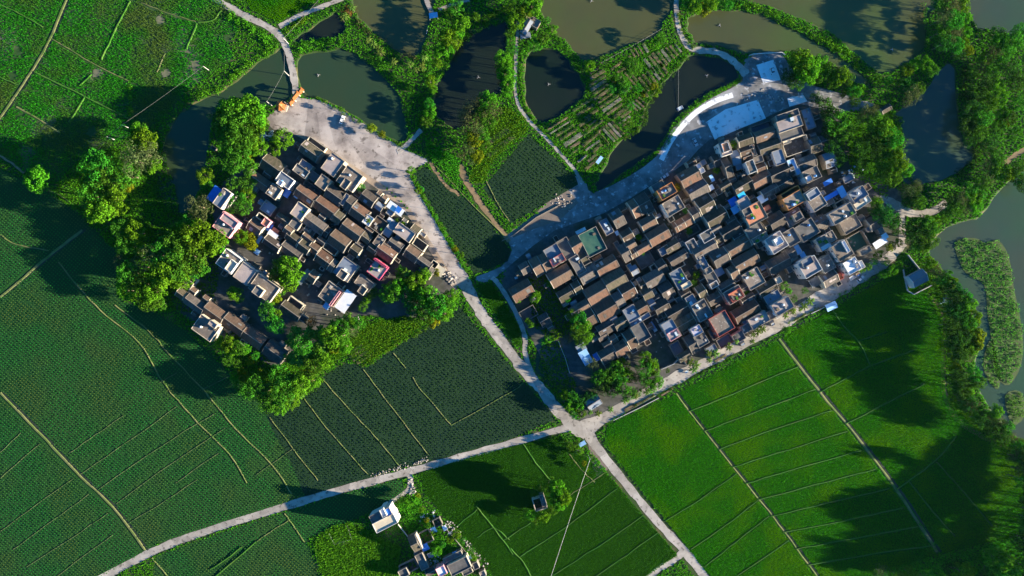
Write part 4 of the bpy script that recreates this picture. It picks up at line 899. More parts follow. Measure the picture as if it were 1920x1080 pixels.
NAMEH = {'g': "tiled_house", 'f': "flat_roofed_house", 's': "shed", 'w': "walled_yard"}
CATH = {'g': "house", 'f': "house", 's': "shed", 'w': "yard"}
CW = {'b':"brown",'d':"dark",'t':"terracotta",'k':"dark concrete",'c':"tan concrete",'w':"white",'p':"pinkish",'o':"orange",'u':"blue",'l':"pale blue",'n':"cyan",'g':"green",'y':"cream",'e':"blue-grey",'v':"lavender"}
WALL = {'C': M_WALLC, 'W': M_WALLW, 'B': M_WALLB, 'P': M_WALLP, 'O': M_WALLO, 'R': M_WALLR, 'M': M_MAG}
# one line a block: x y length width type height colour wall [=angle] [|label]; a leading + adds a wing to the house above
LEFT = """
582 284 36 22 g 5 b C|brown tiled house nearest the orange gate, with a walled yard on the square
+593.5 270 35 9 w 2.6 k C
573 311 22 14 f 5 e C
+565 321 26 15 f 5.5 k C
511 311 38 30 g 4.6 d B|large dark grey tiled house beside the yellow-green grove
485 339 40 21 g 4.6 b B
+502.5 327 15 10 g 4 b B
534 338 28 19 f 7 e W|blue-grey flat roof with white parapet and white stair box
+525.4 343 9 9 f 9 w W
624 309 27 34 f 7.5 p C|tall flat-roofed house facing the square with cream side wall
656 335 33 34 f 7.5 c C|tall flat-roofed house next to the green yard at the square
+648 345 12 18 f 8 c C
606 342 20 22 f 7 c C
588 331 26 15 f 4 k B
573 366 37 23 g 5.5 b C
+586 351.5 34 8 w 3.4 k B
562 396 22 26 f 7.5 p C|pinkish flat roof with a long cream wall above the dark yard
514 359 20 22 f 6.5 c C
537 362 12 14 s 2.8 u B|bright blue sheet roof between two house rows
556 368 7 7 s 2.8 l B
503 390 22 20 f 3.4 e B
480 425 26 24 g 5 b C
+489 407 16 10 w 6 k C
+499 417 12 13 f 6.5 o P
505 426 9 14 s 3 u B
511 440 18 11 s 4.5 w W|white sheet roof beside the blue sheet
516.5 432 12 7 s 3 o R|narrow red-brown sheet roof beside the white sheet
530 411 24 13 g 4.4 b B
554 420 18 16 f 5 k C
541.5 432 15 16 g 5 b C
549 446 24 18 g 4.6 d B
571 463 22 19 g 5 b C
+578.5 447 24 11 g 4.8 b C
602.5 451.5 16 11 g 4.6 b C
+589 466 18 18 g 5 b C
546 471 38 20 g 5 b B
511 457 32 18 g 5.4 d C
636 452 34 27 g 5.4 b B
607 486 28 24 g 5.2 b C
+621 496 15 23 g 4.8 b C
+619 467 26 12 w 4.6 k C
587 519 15 22 g 4.2 b C
570 519 8 30 s 3 e B|long narrow blue-grey sheet roof by the tall tree
648 505 30 34 f 6 e C|large blue-grey flat roof with a brown stair block
+642 515 15 15 f 8.5 c C
708 505 26 28 f 7.5 p M|flat roof edged in magenta-pink
+713 493 26 3 f 9 p M
683 531 30 19 f 5.5 c C
+679.5 544 12 14 f 7 c C
674 459.5 15 10 g 4.6 b C
+666 470 18 18 g 5 b C
692 432 15 10 g 4.6 b C
+684.5 445 22 16 g 5 b C
711 452 15 20 f 6 c B
+699.5 467 18 14 g 4.6 d B
724 474 34 23 g 5 b C
+726 459.5 14 11 g 4.4 b C
628.5 366 32 25 g 5 d B
646 374 8 22 f 5.5 e C
656 381.5 14 26 g 5.4 b C
611 389 40 23 g 5.2 b B
633 407.5 17 22 g 5 b C
591 420 40 22 g 5 b B
+604.5 406.5 12 13 g 4.2 b C
611 434 14 19 g 4.6 d B
660 432 38 25 g 5 b B
691 372 26 22 g 4.8 d B
+710.5 365 9 12 g 4 b C
+720.5 373 9 11 g 4 b C
674 399 30 25 g 5 b B
690 413 14 17 f 6 w W|small white flat roof holding a potted palm
711 387 14 13 g 4.4 e B
711 422 24 25 f 4.6 b B|rough brown roof behind the white sheet roofs
741.5 391 30 13 s 5 w W|white sheet roof with a blue patch beside the square
+747 393 9 10 s 5.6 u W
731 399 12 9 f 4 e B
736 416 19 8 s 3.4 w W
732 430 14 28 g 4.6 e B
758 436 34 20 f 6 p C
777 434 16 22 g 5 b C
742 459 26 17 g 4.8 d B
773 476 26 23 g 5 b C
+787 458 24 15 w 4.6 k C
795 493 28 15 g 4.8 d C
814 496 12 12 w 4 k C
824 507.5 16 16 s 3.4 y W|cream sheet roof at the mouth of the square road
803 511 15 21 g 4.4 b C
621 551 32 33 f 5 c C|large stained brown roof beside the white sheet roof
+628 560 4 30 f 6 p P
648 565 20 38 s 5 w W|long white sheet roof at the south edge of the smaller village
+657 556 12 14 s 4.4 e W
612 574 10 10 s 2.8 l B|pale blue square awning at the southern tree belt
546 583 38 20 g 4.8 b C
+553 569 28 13 w 4.4 k C
340 551 16 17 g 4.2 b C|westernmost small gabled house of the detached row
352.5 533.5 15 15 f 4 k B
366 570 37 20 g 4.6 b C
+362.5 546 12 12 g 4 b C
+386.5 561 12 12 g 4 b C
402.5 587.5 38 26 g 4.8 b B
440 608 40 24 g 4.8 b B
+435 594 10 10 g 4 b C
475 633 40 25 g 4.8 b B
515 660 36 28 g 4.8 d B
386 615 39 31 f 8 c C|tall cream house standing alone below the detached row
+399 608 14 9 f 10 p C
429 490 32 32 f 8.5 c W|white-edged flat roof at the west end of three
+434 499 13 20 f 9.6 y W
459 513.5 28 31 f 8 p W|pale mottled flat roof in the middle of three
495 540 44 32 f 8 c C|cream-edged flat roof at the east end of three
+484 546 16 15 f 10.5 k C
424 421 34 33 f 9 c P|tall house with pink parapets west of the village
+430 414 30 13 f 10 p P
417 372 17 33 f 9 e W|tall white house behind the bright blue lean-to
+402 364 15 28 s 6 u W
486 449 6 15 s 2.8 l B
482 472 9 9 s 2.6 l B
499.5 256 16 27 s 4 l W =-80|blue sheet roof among trees at the square
400 278 9 6 w 2 e B
417 500 10 12 w 3 e B
"""
RIGHT = """
984 503 16 20 g 4.4 d B
1007 500 17 34 g 4.8 b C
1024 492 16 34 g 4.8 b B
1040 479 26 35 f 6 e C
+1045 487.5 25 13 f 6.6 p R
1061.5 466 21 36 f 5 k C
1081 460 20 34 g 4.8 b C
1092 485 18 20 g 4.4 d B
1083 497 18 34 f 5 k C
1103 513 34 28 g 4.8 d B
1100 496 18 14 g 4.4 b C
1111 454 34 44 f 5.5 g C =27|large roof under green netting beside the white truck
1121.5 487.5 16 14 g 4.2 b C
1137 498 38 24 g 5 b C
1050 517 40 28 g 4.8 b C
1082 539 14 22 g 4.4 b C
1060 552 26 20 g 4.4 d C
978 545 38 28 g 4.4 b C|overgrown tiled house by the lane, vines on its roof
991 588 28 20 w 3 k B|roofless ruin with plants beside the narrow lane
1021 600 18 22 g 3.6 d B
1087 579 34 20 g 4.6 b C
1106 594 18 32 g 4.6 b C
1119 550 38 33 g 5 b C
1137 425.5 15 28 f 4.2 e B
1158 410 20 30 g 4.8 b C
1176 442 20 22 g 4.8 b C
1182 459 18 18 g 4.4 b C
1157 437 6 8 s 3 w B
1190 391 14 32 g 4.6 b C
1206 382 24 34 g 4.8 d B
1215.5 418 28 22 g 4.8 b C
1234 441 38 26 g 4.8 b C
1221.5 398.5 14 14 g 4.2 d C
1276 421 15 17 g 4.4 b C
1259 411 10 10 w 3 k C
1250 359 30 20 f 10 c O|tall house with orange parapets above the long pond
+1234 349 22 13 f 6.5 k W
+1262.5 386 32 26 f 9 c W
1293 331 36 28 g 5.5 b C|brown tiled house with red doorway next to small white annexes
1296 305 16 10 g 4.2 b C
1308 312.5 12 9 f 5 w W
+1315.5 320 9 9 f 4.6 w W
1308 356 36 26 g 4.8 b B
1323 384 28 33 g 5 b C
1303 402 14 26 g 4.8 b C
1348 391.5 12 11 g 4 b C
1360 349 20 14 g 4.6 b C
1393 348 34 22 g 4.6 b C
1427 337 34 22 g 4.6 b C
1363 314 12 36 g 4.4 d B
1378 296 16 24 g 4.4 e B
1343 302 12 22 g 4 d B
1333 352 9 9 s 3.6 w W
1335 334 6 12 s 3.2 l W
1375 378 15 14 s 4 u B
+1391.5 367.5 13 12 s 7 n W
1380 392.5 16 13 s 4 l W
1396.5 382 20 22 f 7 p W|pinkish flat roof under a cyan awning
1360.5 278 18 24 f 8.5 p W|white-walled house with red crates on its roof
+1360 276.5 12 16 f 8.8 o W
1397 263 26 19 g 5 b C
1399 283 24 16 g 4.6 b C
+1412.5 282 8 20 f 5 o C
1403 293 20 12 g 4.4 b C
1433 253 34 20 g 5 b C
+1429 238.5 38 13 w 4 e B
1443 276 38 22 g 5 d B
1460.5 295 18 26 f 6 e W
1422 299 16 12 f 5 c C
1427 315 18 14 g 5 b C
1408.5 312.5 14 22 f 8.5 c W|narrow white house with yellowish roof
1494 273 44 27 w 4.5 c C|big roofless tan shell facing the dark wood
1480.5 232 42 20 f 8 p C|pinkish-brown flat roof with cream front, topmost of its column
+1476 217 40 12 f 6 k B
1483 251 40 17 f 6 k W
+1475 265 14 9 f 5 y C
1515.5 223 16 36 f 4.5 e B
1527 273 20 26 g 4.4 d B
1485 309 13 20 f 6 l W|pale blue flat roof beside the shaded yard
+1494.5 320 8 15 f 5 l W
1512 305 32 22 g 4.8 d B
1521.5 327.5 28 22 f 7 c C|flat roof with a white box on its corner
+1516 334.8 11 10 f 9 w W
1464 323 42 26 g 4.8 d B
1467 345 34 18 g 4.4 d B
1489 375 34 22 f 8.5 c O|flat roof framed by orange parapets
+1484 362 34 13 w 7 k O
1529 374 26 36 f 9 c W =33|tall white-walled house between the orange parapets and blue sheets
+1525 364 22 14 f 9.4 e W =33
1430 372 16 14 s 4.6 w W
1438 390 11 8 f 4.6 o R
1415 401 35 33 f 8 t C =28|house with an L-shaped terracotta terrace round a dark court
+1400.6 397 15 13 f 8.3 k B =28
1456 415 28 28 g 5 d B
1488 407.5 30 24 f 5 k B
+1495 406 15 13 f 7 c C
1418 437.5 30 30 f 6.5 k C
+1424.5 446 28 10 f 7.2 c C
1440 422 16 20 g 4.4 d B
1456 455 30 30 f 8 p W =32|white-rimmed house with a bright white roof box
+1459 452 14 13 f 10.5 w W =32
1483 445 22 28 f 6 k B
1513 431.5 34 30 f 6 k C =33
1538 418 22 24 g 4.8 b B
1541 452 18 16 f 7 c C
+1548.5 462.5 20 9 f 6.4 w W
1557 444 16 18 f 6.4 c B
1495.5 468 10 17 f 4 l W
1505 478 9 10 s 3.4 l W
1371.5 414.5 18 15 g 4.2 d B
1370 432.5 36 23 g 4.6 d B
1387 443 24 12 g 4.2 d C
1384 461.5 40 24 g 4.8 b C
1280 418.5 34 19 g 4.4 b C
1343 408 38 24 g 4.8 b C
1326 442.5 22 18 f 5 k W
1312.5 456 15 11 f 4.6 c C
1298 461 17 22 f 4.6 k W
1321.5 467 42 22 g 5 b C
1349 447.5 14 14 g 4.2 b C
1350 483 28 28 g 4.8 b C
1318 492 12 24 f 5 e W
+1328.5 507 12 11 f 6.6 c C
1334 521 18 28 f 4.8 k B
1339 534 14 10 f 5.4 c W
1272 483 34 18 g 4.4 d B
1271 497 24 13 w 3.4 c C
1274 522.5 22 34 f 6.5 e C|blue-tinted flat roof beside the lime-green bush
+1287 535 18 10 f 7 y C
1284 550.5 18 22 g 4.4 d B
1315 547 15 24 g 4.6 b C
1304.5 555 10 10 g 4 b C
1375 510 15 22 g 4.8 b C
1346 511 20 14 s 3.6 e B
1398 489 44 26 g 4.8 b B
1413 522.5 30 31 f 5.5 c C|crumbling brown roof with yellowish broken walls
1363 537 28 18 g 4.6 d B
1376 552.7 30 24 f 6 k C
+1379.6 553.5 22 16 f 7.6 t R
1153 525 38 30 g 4.8 b C
1172 474 16 32 g 4.4 b C
1188 476 13 15 g 4.2 b C
1204 466 30 15 g 4.2 b C
1210 487 28 24 w 2.8 k B
1189 507 14 16 g 4.4 e B
1180 516 12 18 w 3 k B
1231 502 18 16 w 3.6 p C|small roofless shell with pinkish walls inside
1207 534 14 12 g 4.2 b C
1213 550 18 22 g 4.4 d B
1226 522 34 26 g 4.8 d B
1177 545.5 26 26 g 5 b W|dark tiled house whose sunny roof slope is half cream
1137 580 38 34 g 4.8 b B
1160 562 16 28 g 4.6 d B
1184 588 22 26 f 6 e W|blue-grey flat roof with white rim and pink corner
1203 577 20 26 g 5 b C
1200 599 38 9 f 5.2 e C
1201.5 623 24 32 f 6 k C
1149.5 597 14 14 g 4 e B
1164 606 24 20 g 4.6 d B
1136 615 30 22 g 4.6 d B
1150.5 636 13 14 g 4.2 b C
1182 636 16 32 g 4.6 b C
1138.5 647 13 14 g 4.2 b C
1140 665 30 24 g 4.6 d B
1164 654 24 24 g 4.6 b C
1098 670 16 26 s 4.4 l W|pale blue sheet roof at the south-west corner
+1090 652.5 16 14 s 4 e W
1119 669 10 14 s 3 u B|saturated blue sheet roof beside the grove
1270 584 40 24 g 4.8 d B
1285 605 34 22 g 4.8 d B
1258.5 619 22 34 f 7 e W
+1263 628 20 15 f 7.4 p P
1316 582 26 33 f 6.4 k W
1296 564 16 20 f 5.4 e W
1353 606.5 32 36 f 8 c R|large tan flat roof with red front parapet
1306.5 620 18 16 f 7.5 v W|lavender flat roof terrace
+1315 637 20 22 f 6.4 k B
1297 645 16 34 g 4.8 b C
1401.5 560 24 14 g 4.4 d B
1398.5 584 46 24 g 4.8 b B
1422 600 34 20 f 5.4 p C
1467 574 33 22 f 7.5 p W|pinkish flat roof with white side at the palm road
+1458 592 9 7 f 3 w W
1442 592 22 16 f 4.4 c B
1448.5 557 28 16 f 5 e B
1439 541.5 34 22 g 4.8 d B
1459 525.5 11 12 f 5 y C
1460 494 40 26 g 4.8 d B =28
1518.5 500.5 32 29 f 9 p W|white-rimmed flat roof with a deep blue upper half
+1513 491 20 13 f 9.4 e W
+1503 506 9 20 f 6 l W
1550 495 22 26 f 6.5 c C
1555 521.5 28 24 g 5 b C
+1574 518 8 12 f 3.4 t R
1531 527 22 16 s 3.6 k B
1579 470 28 30 f 9 c W|tall white-walled house behind the white house on the road
+1586 462 6 22 f 10 w W
1597 498.5 24 24 f 9 w W|gleaming white house at the road corner
+1612.5 497.5 13 14 f 5 w W
1610 455 32 34 w 3 g B|dark weedy yard between the white houses
1623 470 20 10 f 5 c C
1650 455 24 12 s 4 w W =33|white L-shaped sheet roof at the east corner
+1659 443 10 10 s 4 w W =33
1638 418 20 24 g 4.4 d B
1609 365 28 20 f 8 e W =34|pale grey flat roof at the north-east corner
+1616.7 380 30 13 f 8.4 y W =34
1560 366 28 8 s 5.6 u W|bright blue strip roof in an L with a pale blue one
+1579 359.6 12 20 s 6 l W
1556 379 15 10 f 4.6 c C
1577 383 18 12 w 3.6 k C
1579 401 42 22 f 8 c W|long tan flat roof with white blue-shaded side wall
1594 420 32 26 f 5 c C
1552 342 16 8 s 3.2 u B|blue strip roof standing alone near the dark trees
1722 522 28 22 g 4.6 e W =28|blue-grey tiled house alone in a yard by the river
1387 420 14 12 g 4 d B
1260 462 26 18 g 4.2 d B
1245 470 18 14 f 4 e B
1240 500 16 26 g 4.4 d B
1250 545 22 28 g 4.4 d B
1240 575 26 26 g 4.4 d B
1222 570 12 20 g 4 e B
1255 590 24 14 g 4.2 d B
1232 560 14 14 g 4 d B
1400 325 20 10 g 4.2 d B
1443 358 30 16 g 4.4 d B
1340 430 22 16 g 4.4 d B
1300 432 24 14 w 3 k B
1440 400 12 18 g 4.2 d B
1340 560 24 18 g 4.4 d B
1330 600 14 18 g 4.2 d B
1395 540 20 14 g 4.4 d B
1480 475 22 18 g 4.2 d B
1360 640 26 18 w 3.4 e B
1335 655 18 14 f 3.6 e W
1385 632 20 16 f 4 k W
1400 615 20 14 f 4.4 k C
1340 625 16 20 w 3.2 e B
1270 655 18 26 w 3 e B
1283 668 22 14 g 4 b B
1190 560 10 14 g 4 d B
1130 630 18 14 g 4 d B
1590 335 18 12 f 3.6 e B
1555 300 20 26 g 4.2 e B
1545 265 14 22 g 4.2 d B
"""
LOWER = """
722 981 40 18 f 10 y W =27|tall cream house alone above the lower hamlet, blue skylight on top
+708 968 26 14 f 8.6 k W =27
+718.5 961 8 14 f 11.5 w W =27
+728 960 10 14 f 10.5 u W =27
777.5 1018 13 29 g 4.8 b C
+785 1015 2.5 28 f 5.6 y C
791 1053 14 29 f 4.8 k B
861 1062 37 21 f 6 k C
849 1044 34 9 f 3.8 k B
813 994 9 10 s 3 w W|small white sheet roof in the lower hamlet
827.5 1071 15 16 f 7 w P
766 1064 30 18 w 2.6 k B|walled dark yard at the bottom of the lower hamlet
797 1008 22 22 w 2.4 b B
797 1026 12 12 s 3 u B
875 1070 18 14 f 4.4 k C
835 1070 12 10 s 3 n B
820 980 14 14 w 2.4 k B|walled plot with a garden beside the weedy lot
834 990 7 9 s 3 w W
853 1037 8 6 s 3 l B
905 1076 10 10 f 3.6 c B
1012 945 21 22 w 4.6 k C =18|walled square hut standing alone in the rice
+1018 938 8 20 f 4.8 c B =18
1661 204.5 18 11 g 3.6 b C =30|tiny tan tiled hut on the spit between ponds
987 50 28 12 g 4 e B =60|grey shack roof at the pond edge below the round tree
998 40 14 26 f 3.6 c B =60
985 66 18 10 s 3 e B =10|ragged blue-grey awning below the pond shack
812.5 28.5 9 15 s 3 l W =-82|pale blue shed at the olive pond landing
1092 832 7 12 s 2.6 l W =-60|pale shed beside the plot south of the crossroads
1085 848 10 5 f 2.4 c C =-10
1113 755 26 18 g 4.2 e B =33|blue-grey roof hidden in trees by the crossroads
1124 300 14 6 s 2.4 l W =52|pale blue garden shelter above the asphalt square
858 1052 16 8 f 3.4 k B
838 1056 12 9 s 3 e B
808 1040 12 8 s 2.8 e B
782 1038 10 7 f 3.2 k B
892 1060 10 12 f 3.6 k B
880 1046 8 6 s 2.6 l B
845 1000 8 6 s 2.6 e B
757 1074 16 14 f 4 k B
808 1072 18 12 g 4 d B
1015 842 0 0 x 0 x x
"""
def parse(txt):
    out = []
    for ln in txt.strip().splitlines():
        lab = None
        if '|' in ln: ln, lab = ln.split('|')
        wing = ln.startswith('+'); f = ln.lstrip('+').split()
        if f[4] == 'x': continue
        ang = None
        if f[-1].startswith('='): ang = float(f.pop()[1:])
        x, y, L, Wd = map(float, f[:4]); h = float(f[5])
        d = dict(x=x, y=y, L=L, W=Wd, t=f[4], h=h, c=f[6], w=WALL[f[7]], a=lang(x, y) if ang is None else ang, lab=lab)
        if wing: out[-1]['wings'].append(d)
        else: d['wings'] = []; out.append(d)
    return out

def autolabel(houses, place, group):
    """rows counted from the north edge, places in a row from its west end"""
    rows = {}
    for d in houses:
        a = math.radians(lang(d['x'], d['y']) if place != "larger village" else 30)
        u = (d['x']-960)*math.cos(a)-(d['y']-540)*math.sin(a); v = (d['x']-960)*math.sin(a)+(d['y']-540)*math.cos(a)
        d['u'], d['v'] = u, v
    vmin = min(d['v'] for d in houses)
    for d in houses: rows.setdefault(int((d['v']-vmin)//36), []).append(d)
    for ri, k in enumerate(sorted(rows)):
        for i, d in enumerate(sorted(rows[k], key=lambda d: d['u'])):
            if not d['lab']:
                kind = {'g': "tiled house", 'f': "flat-roofed house", 's': "sheet-roofed shed", 'w': "roofless yard"}[d['t']]
                d['lab'] = f"{CW[d['c']]} {kind}, {ordinal(i+1)} from west in the {place}'s {ordinal(ri+1)} row"
            d['g'] = group
def annexes(hs_, poly):
    """lean-tos and store rooms that crowd the gaps beside the houses"""
    pw = world(poly); rects = []
    def pts(b, k=1.0, n=3):
        a = math.radians(b['a']); u = np.array((math.cos(a), -math.sin(a))); v = np.array((math.sin(a), math.cos(a))); c = np.array((b['x'], b['y']))
        return [c+u*b['L']*.5*k*i+v*b['W']*.5*k*j for i in np.linspace(-1, 1, n) for j in np.linspace(-1, 1, n)]
    def inside(p, b):
        a = math.radians(b['a']); dx, dy = p[0]-b['x'], p[1]-b['y']
        return abs(dx*math.cos(a)-dy*math.sin(a)) < b['L']*.55 and abs(dx*math.sin(a)+dy*math.cos(a)) < b['W']*.55
    for d in hs_: rects += [d]+d['wings']
    g = random.Random(5)
    for d in hs_:
        if d['t'] not in 'gf': continue
        for t in range(5):
            a = math.radians(d['a']); u = np.array((math.cos(a), -math.sin(a))); v = np.array((math.sin(a), math.cos(a))); c = np.array((d['x'], d['y']))
            L, Wd = g.uniform(7, 13), g.uniform(6, 11); sd = g.choice((0, 1, 2, 3))
            off = u*((d['L']+L)*.54)*(1 if sd else -1)+v*g.uniform(-.5, .5)*d['W']*.6 if sd < 2 else v*((d['W']+Wd)*.54)*(1 if sd == 2 else -1)+u*g.uniform(-.5, .5)*d['L']*.7
            q = dict(x=(c+off)[0], y=(c+off)[1], L=L, W=Wd, t=g.choice("gggff"), h=g.uniform(2.7, 3.6), c=g.choice("bbbddkce"), w=g.choice((M_WALLB, M_WALLB, M_WALLC)), a=d['a'], lab=None)
            P_ = pts(q)
            w_ = np.array([P(*p) for p in P_])
            if not pip(pw, w_[:, 0], w_[:, 1]).all(): continue
            if any(inside(p, r) for p in P_ for r in rects if abs(r['x']-q['x']) < 45 and abs(r['y']-q['y']) < 45) or any(inside(p, q) for r in rects if abs(r['x']-q['x']) < 45 and abs(r['y']-q['y']) < 45 for p in pts(r)): continue
            d['wings'].append(q); rects.append(q)
            if g.random() < .5: break
seed = 100
NH = 0
for txt, place, group in ((LEFT, "smaller village", "houses and sheds of the smaller village"), (RIGHT, "larger village", "houses and sheds of the larger village"), (LOWER, "lower hamlet", "outlying houses and sheds")):
    hs_ = parse(txt); autolabel(hs_, place, group)
    if place != "lower hamlet": annexes(hs_, LV if txt is LEFT else RV)
    for d in hs_:
        NH += 1
        def frame(b):
            k = (H-b['h'])/H; X, Y = P(b['x'], b['y'], b['h']); return X, Y, math.radians(b['a']), b['L']*S*k*1.11, b['W']*S*k*1.08
        X, Y, a, L, Wd = frame(d)
        root = empty(NAMEH[d['t']], (X, Y, 0), a); tag(root, d['lab'], CATH[d['t']], d['g'])
        inv = (Matrix.Translation((X, Y, 0)) @ Matrix.Rotation(a, 4, 'Z')).inverted()
        for i, b in enumerate([d]+d['wings']):
            seed += 1; x, y, aa, l, w = frame(b)
            xf = inv @ (Matrix.Translation((x, y, 0)) @ Matrix.Rotation(aa, 4, 'Z'))
            block(root, xf, l, w, b['t'], b['h']+random.Random(seed).uniform(-.22, .22), b['c'], b['w'], seed, i == 0)
print("houses", NH)
# ------------------------------------------------------------------ gate, pavilion, vehicles, beds, poles
def copytree(o, parent=None):
    c = o.copy(); COL.objects.link(c); c.parent = parent
    for ch in list(o.children): copytree(ch, c)
    return c

def put(o, x, y, z=0, deg=0):
    X, Y = P(x, y, z); o.location = (X, Y, z); o.rotation_euler = (0, 0, math.radians(deg)); return o

# orange gate across the causeway
g = put(empty("village_gate", (0,0,0)), 559, 185, 0, 50); tag(g, "orange-tiled gateway spanning the causeway at the square", "gate"); g.scale = (.85,)*3
for x in (-5.4, -2.1, 2.1, 5.4): MB().box(x-.35, x+.35, -.35, .35, 0, 4.6 if abs(x) > 3 else 5.6).obj("pillar", M_WALLC, g)
def hiproof(L, Wd, z, rise):
    v = [(-L,-Wd,z),(L,-Wd,z),(L,Wd,z),(-L,Wd,z),(-L+Wd*.8,0,z+rise),(L-Wd*.8,0,z+rise)]
    return MB().add(v, [(0,1,5,4),(2,3,4,5),(1,2,5),(3,0,4),(3,2,1,0)])
for x, L, z in ((0, 3.2, 5.9), (-4.6, 1.9, 4.8), (4.6, 1.9, 4.8)):
    r = hiproof(L, 1.55, z, 1.1).obj("roof", nmat("glazed_orange_tiles", (.36,.12,.03), (.29,.09,.025), 1.2, rough=.6), g); r.location.x = x
    MB().box(x-L*.7, x+L*.7, -.5, .5, z-.75, z-.02).obj("beam", M_WALLC, g)
# hexagonal pavilion
g = put(empty("pavilion", (0,0,0)), 530.5, 201, 0, 10); tag(g, "hexagonal orange-tiled pavilion west of the gateway", "pavilion")
MB().cyl(0, 0, 0, .4, 3.0, n=6).obj("plinth", M_WALLC, g)
for i in range(6):
    a = math.pi*i/3; MB().beam((2.2*math.cos(a), 2.2*math.sin(a), .4), (2.2*math.cos(a), 2.2*math.sin(a), 3.4), .16, 8).obj("column", M_WALLR, g)
for i in range(6):
    a0, a1 = math.pi*i/3, math.pi*(i+1)/3
    v = [(3*math.cos(a0), 3*math.sin(a0), 3.3), (3*math.cos(a1), 3*math.sin(a1), 3.3), (1.2*math.cos(a1), 1.2*math.sin(a1), 4.2), (1.2*math.cos(a0), 1.2*math.sin(a0), 4.2), (0, 0, 5.6)]
    MB().add(v+[(x, y, z-.1) for x, y, z in v], [(0,1,2,3), (3,2,4), (0,5,6,1), (5,8,7,6), (8,9,7)]).obj("roof_slope", nmat("glazed_orange_tiles", (.36,.12,.03), (.29,.09,.025), 1.2, rough=.6), g)
    MB().beam((3*math.cos(a0), 3*math.sin(a0), 3.36), (0, 0, 5.66), .09, 5).obj("hip", M_WALLO, g)
MB().cyl(0, 0, 5.5, 6.1, .22, .05, 8).obj("finial", M_WALLO, g)

# vehicles
def car(paint, name="car", L=4.5, Wd=1.8, Hh=1.45):
    o = empty(name, (0,0,0)); a, b = L/2, Wd/2
    v = []
    for z, x0, x1, yy in ((.28, -a+.1, a-.08, b-.06), (.62, -a, a, b), (.86, -a+.05, a-.1, b-.03)):
        v += [(x0,-yy,z),(x1,-yy,z),(x1,yy,z),(x0,yy,z)]
    fs = [(3,2,1,0)]
    for k in (0, 4): fs += [(k+i, k+(i+1) % 4, k+4+(i+1) % 4, k+4+i) for i in range(4)]
    fs += [(8,9,10,11)]
    MB().add(v, fs).obj("body", paint, o)
    c = [(-a+.55,-b+.1,.86),(a-1.35,-b+.1,.86),(a-1.35,b-.1,.86),(-a+.55,b-.1,.86),(-a+1.05,-b+.28,Hh-.03),(a-2.0,-b+.28,Hh-.03),(a-2.0,b-.28,Hh-.03),(-a+1.05,b-.28,Hh-.03)]
    MB().add(c, [(0,1,5,4),(1,2,6,5),(2,3,7,6),(3,0,4,7),(4,5,6,7)]).obj("cabin_glass", M_GLASS, o)
    MB().box(-a+1.02, a-1.95, -b+.26, b-.26, Hh-.03, Hh+.02).obj("cabin_roof", paint, o)
    for x in (-a+.85, a-.85):
        for y in (-b+.02, b-.02):
            MB().beam((x, y-.1, .32), (x, y+.1, .32), .32, 12).obj("wheel", M_TYRE, o)
    for y in (-b+.35, b-.35): MB().box(a-.12, a+.02, y-.16, y+.16, .6, .72).obj("headlight", M_WALLW, o)
    return o
def truck(paint, bed):
    o = empty("small_truck", (0,0,0))
    MB().box(-2.9, 1.1, -.95, .95, .75, .9).obj("load_bed", bed, o)
    for y0, y1, x0, x1 in ((-.98,-.92,-2.9,1.1), (.92,.98,-2.9,1.1), (-.92,.92,-2.96,-2.9), (-.92,.92,1.04,1.1)): MB().box(x0, x1, y0, y1, .9, 1.3).obj("side_board", bed, o)
    MB().add([(1.2,-.9,.5),(2.9,-.9,.5),(2.9,.9,.5),(1.2,.9,.5),(1.2,-.9,2.1),(2.5,-.9,2.1),(2.5,.9,2.1),(1.2,.9,2.1)], [(3,2,1,0),(4,5,6,7),(0,1,5,4),(2,3,7,6),(3,0,4,7),(1,2,6,5)]).obj("cab", paint, o)
    MB().add([(2.86,-.75,1.0),(2.86,.75,1.0),(2.56,.75,1.95),(2.56,-.75,1.95)], [(0,1,2,3)]).obj("windscreen", M_GLASS, o).location.x = .03
    for x in (-1.9, 2.0):
        for y in (-.8, .8): MB().beam((x, y-.12, .42), (x, y+.12, .42), .42, 12).obj("wheel", M_TYRE, o)
    return o
CARS = [
 (642,225,68,'w',"white car parked on the pale square under the hedge shadow"), (1448,134,-75,'w',"white car on the square parking pad"),
 (1303,267,-65,'s',"pale car on the asphalt near the curved path"), (1246,331,35,'s',"silver car beside the house with orange parapets"),
 (1521.5,532,-58,'w',"white car beside the white-rimmed house on the palm road"), (1612,523,40,'s',"silver car parked near the roadside bushes"),
]
cw, cs = car(M_CARW), car(M_CARG); used = set()
for x, y, d, k, l in CARS:
    src = cw if k == 'w' else cs
    o = src if k not in used else copytree(src); used.add(k); put(o, x, y, .1, d); tag(o, l, "car", "cars parked in the villages")
t1 = truck(M_CARW, M_CARW); put(t1, 1089, 433, .06, 27); tag(t1, "white small truck beside the green netting roof", "truck")
t2 = truck(M_CARG, nmat("pale_blue_paint", (.25,.45,.72), (.25,.45,.72), 1)); put(t2, 1224, 613, .06, -58); tag(t2, "pale blue small truck in the lane by the dark flat roof", "truck")
t3 = truck(M_CARB, M_STEEL); put(t3, 1600, 518, .12, 35); tag(t3, "blue small truck at the road corner under bushes", "truck")
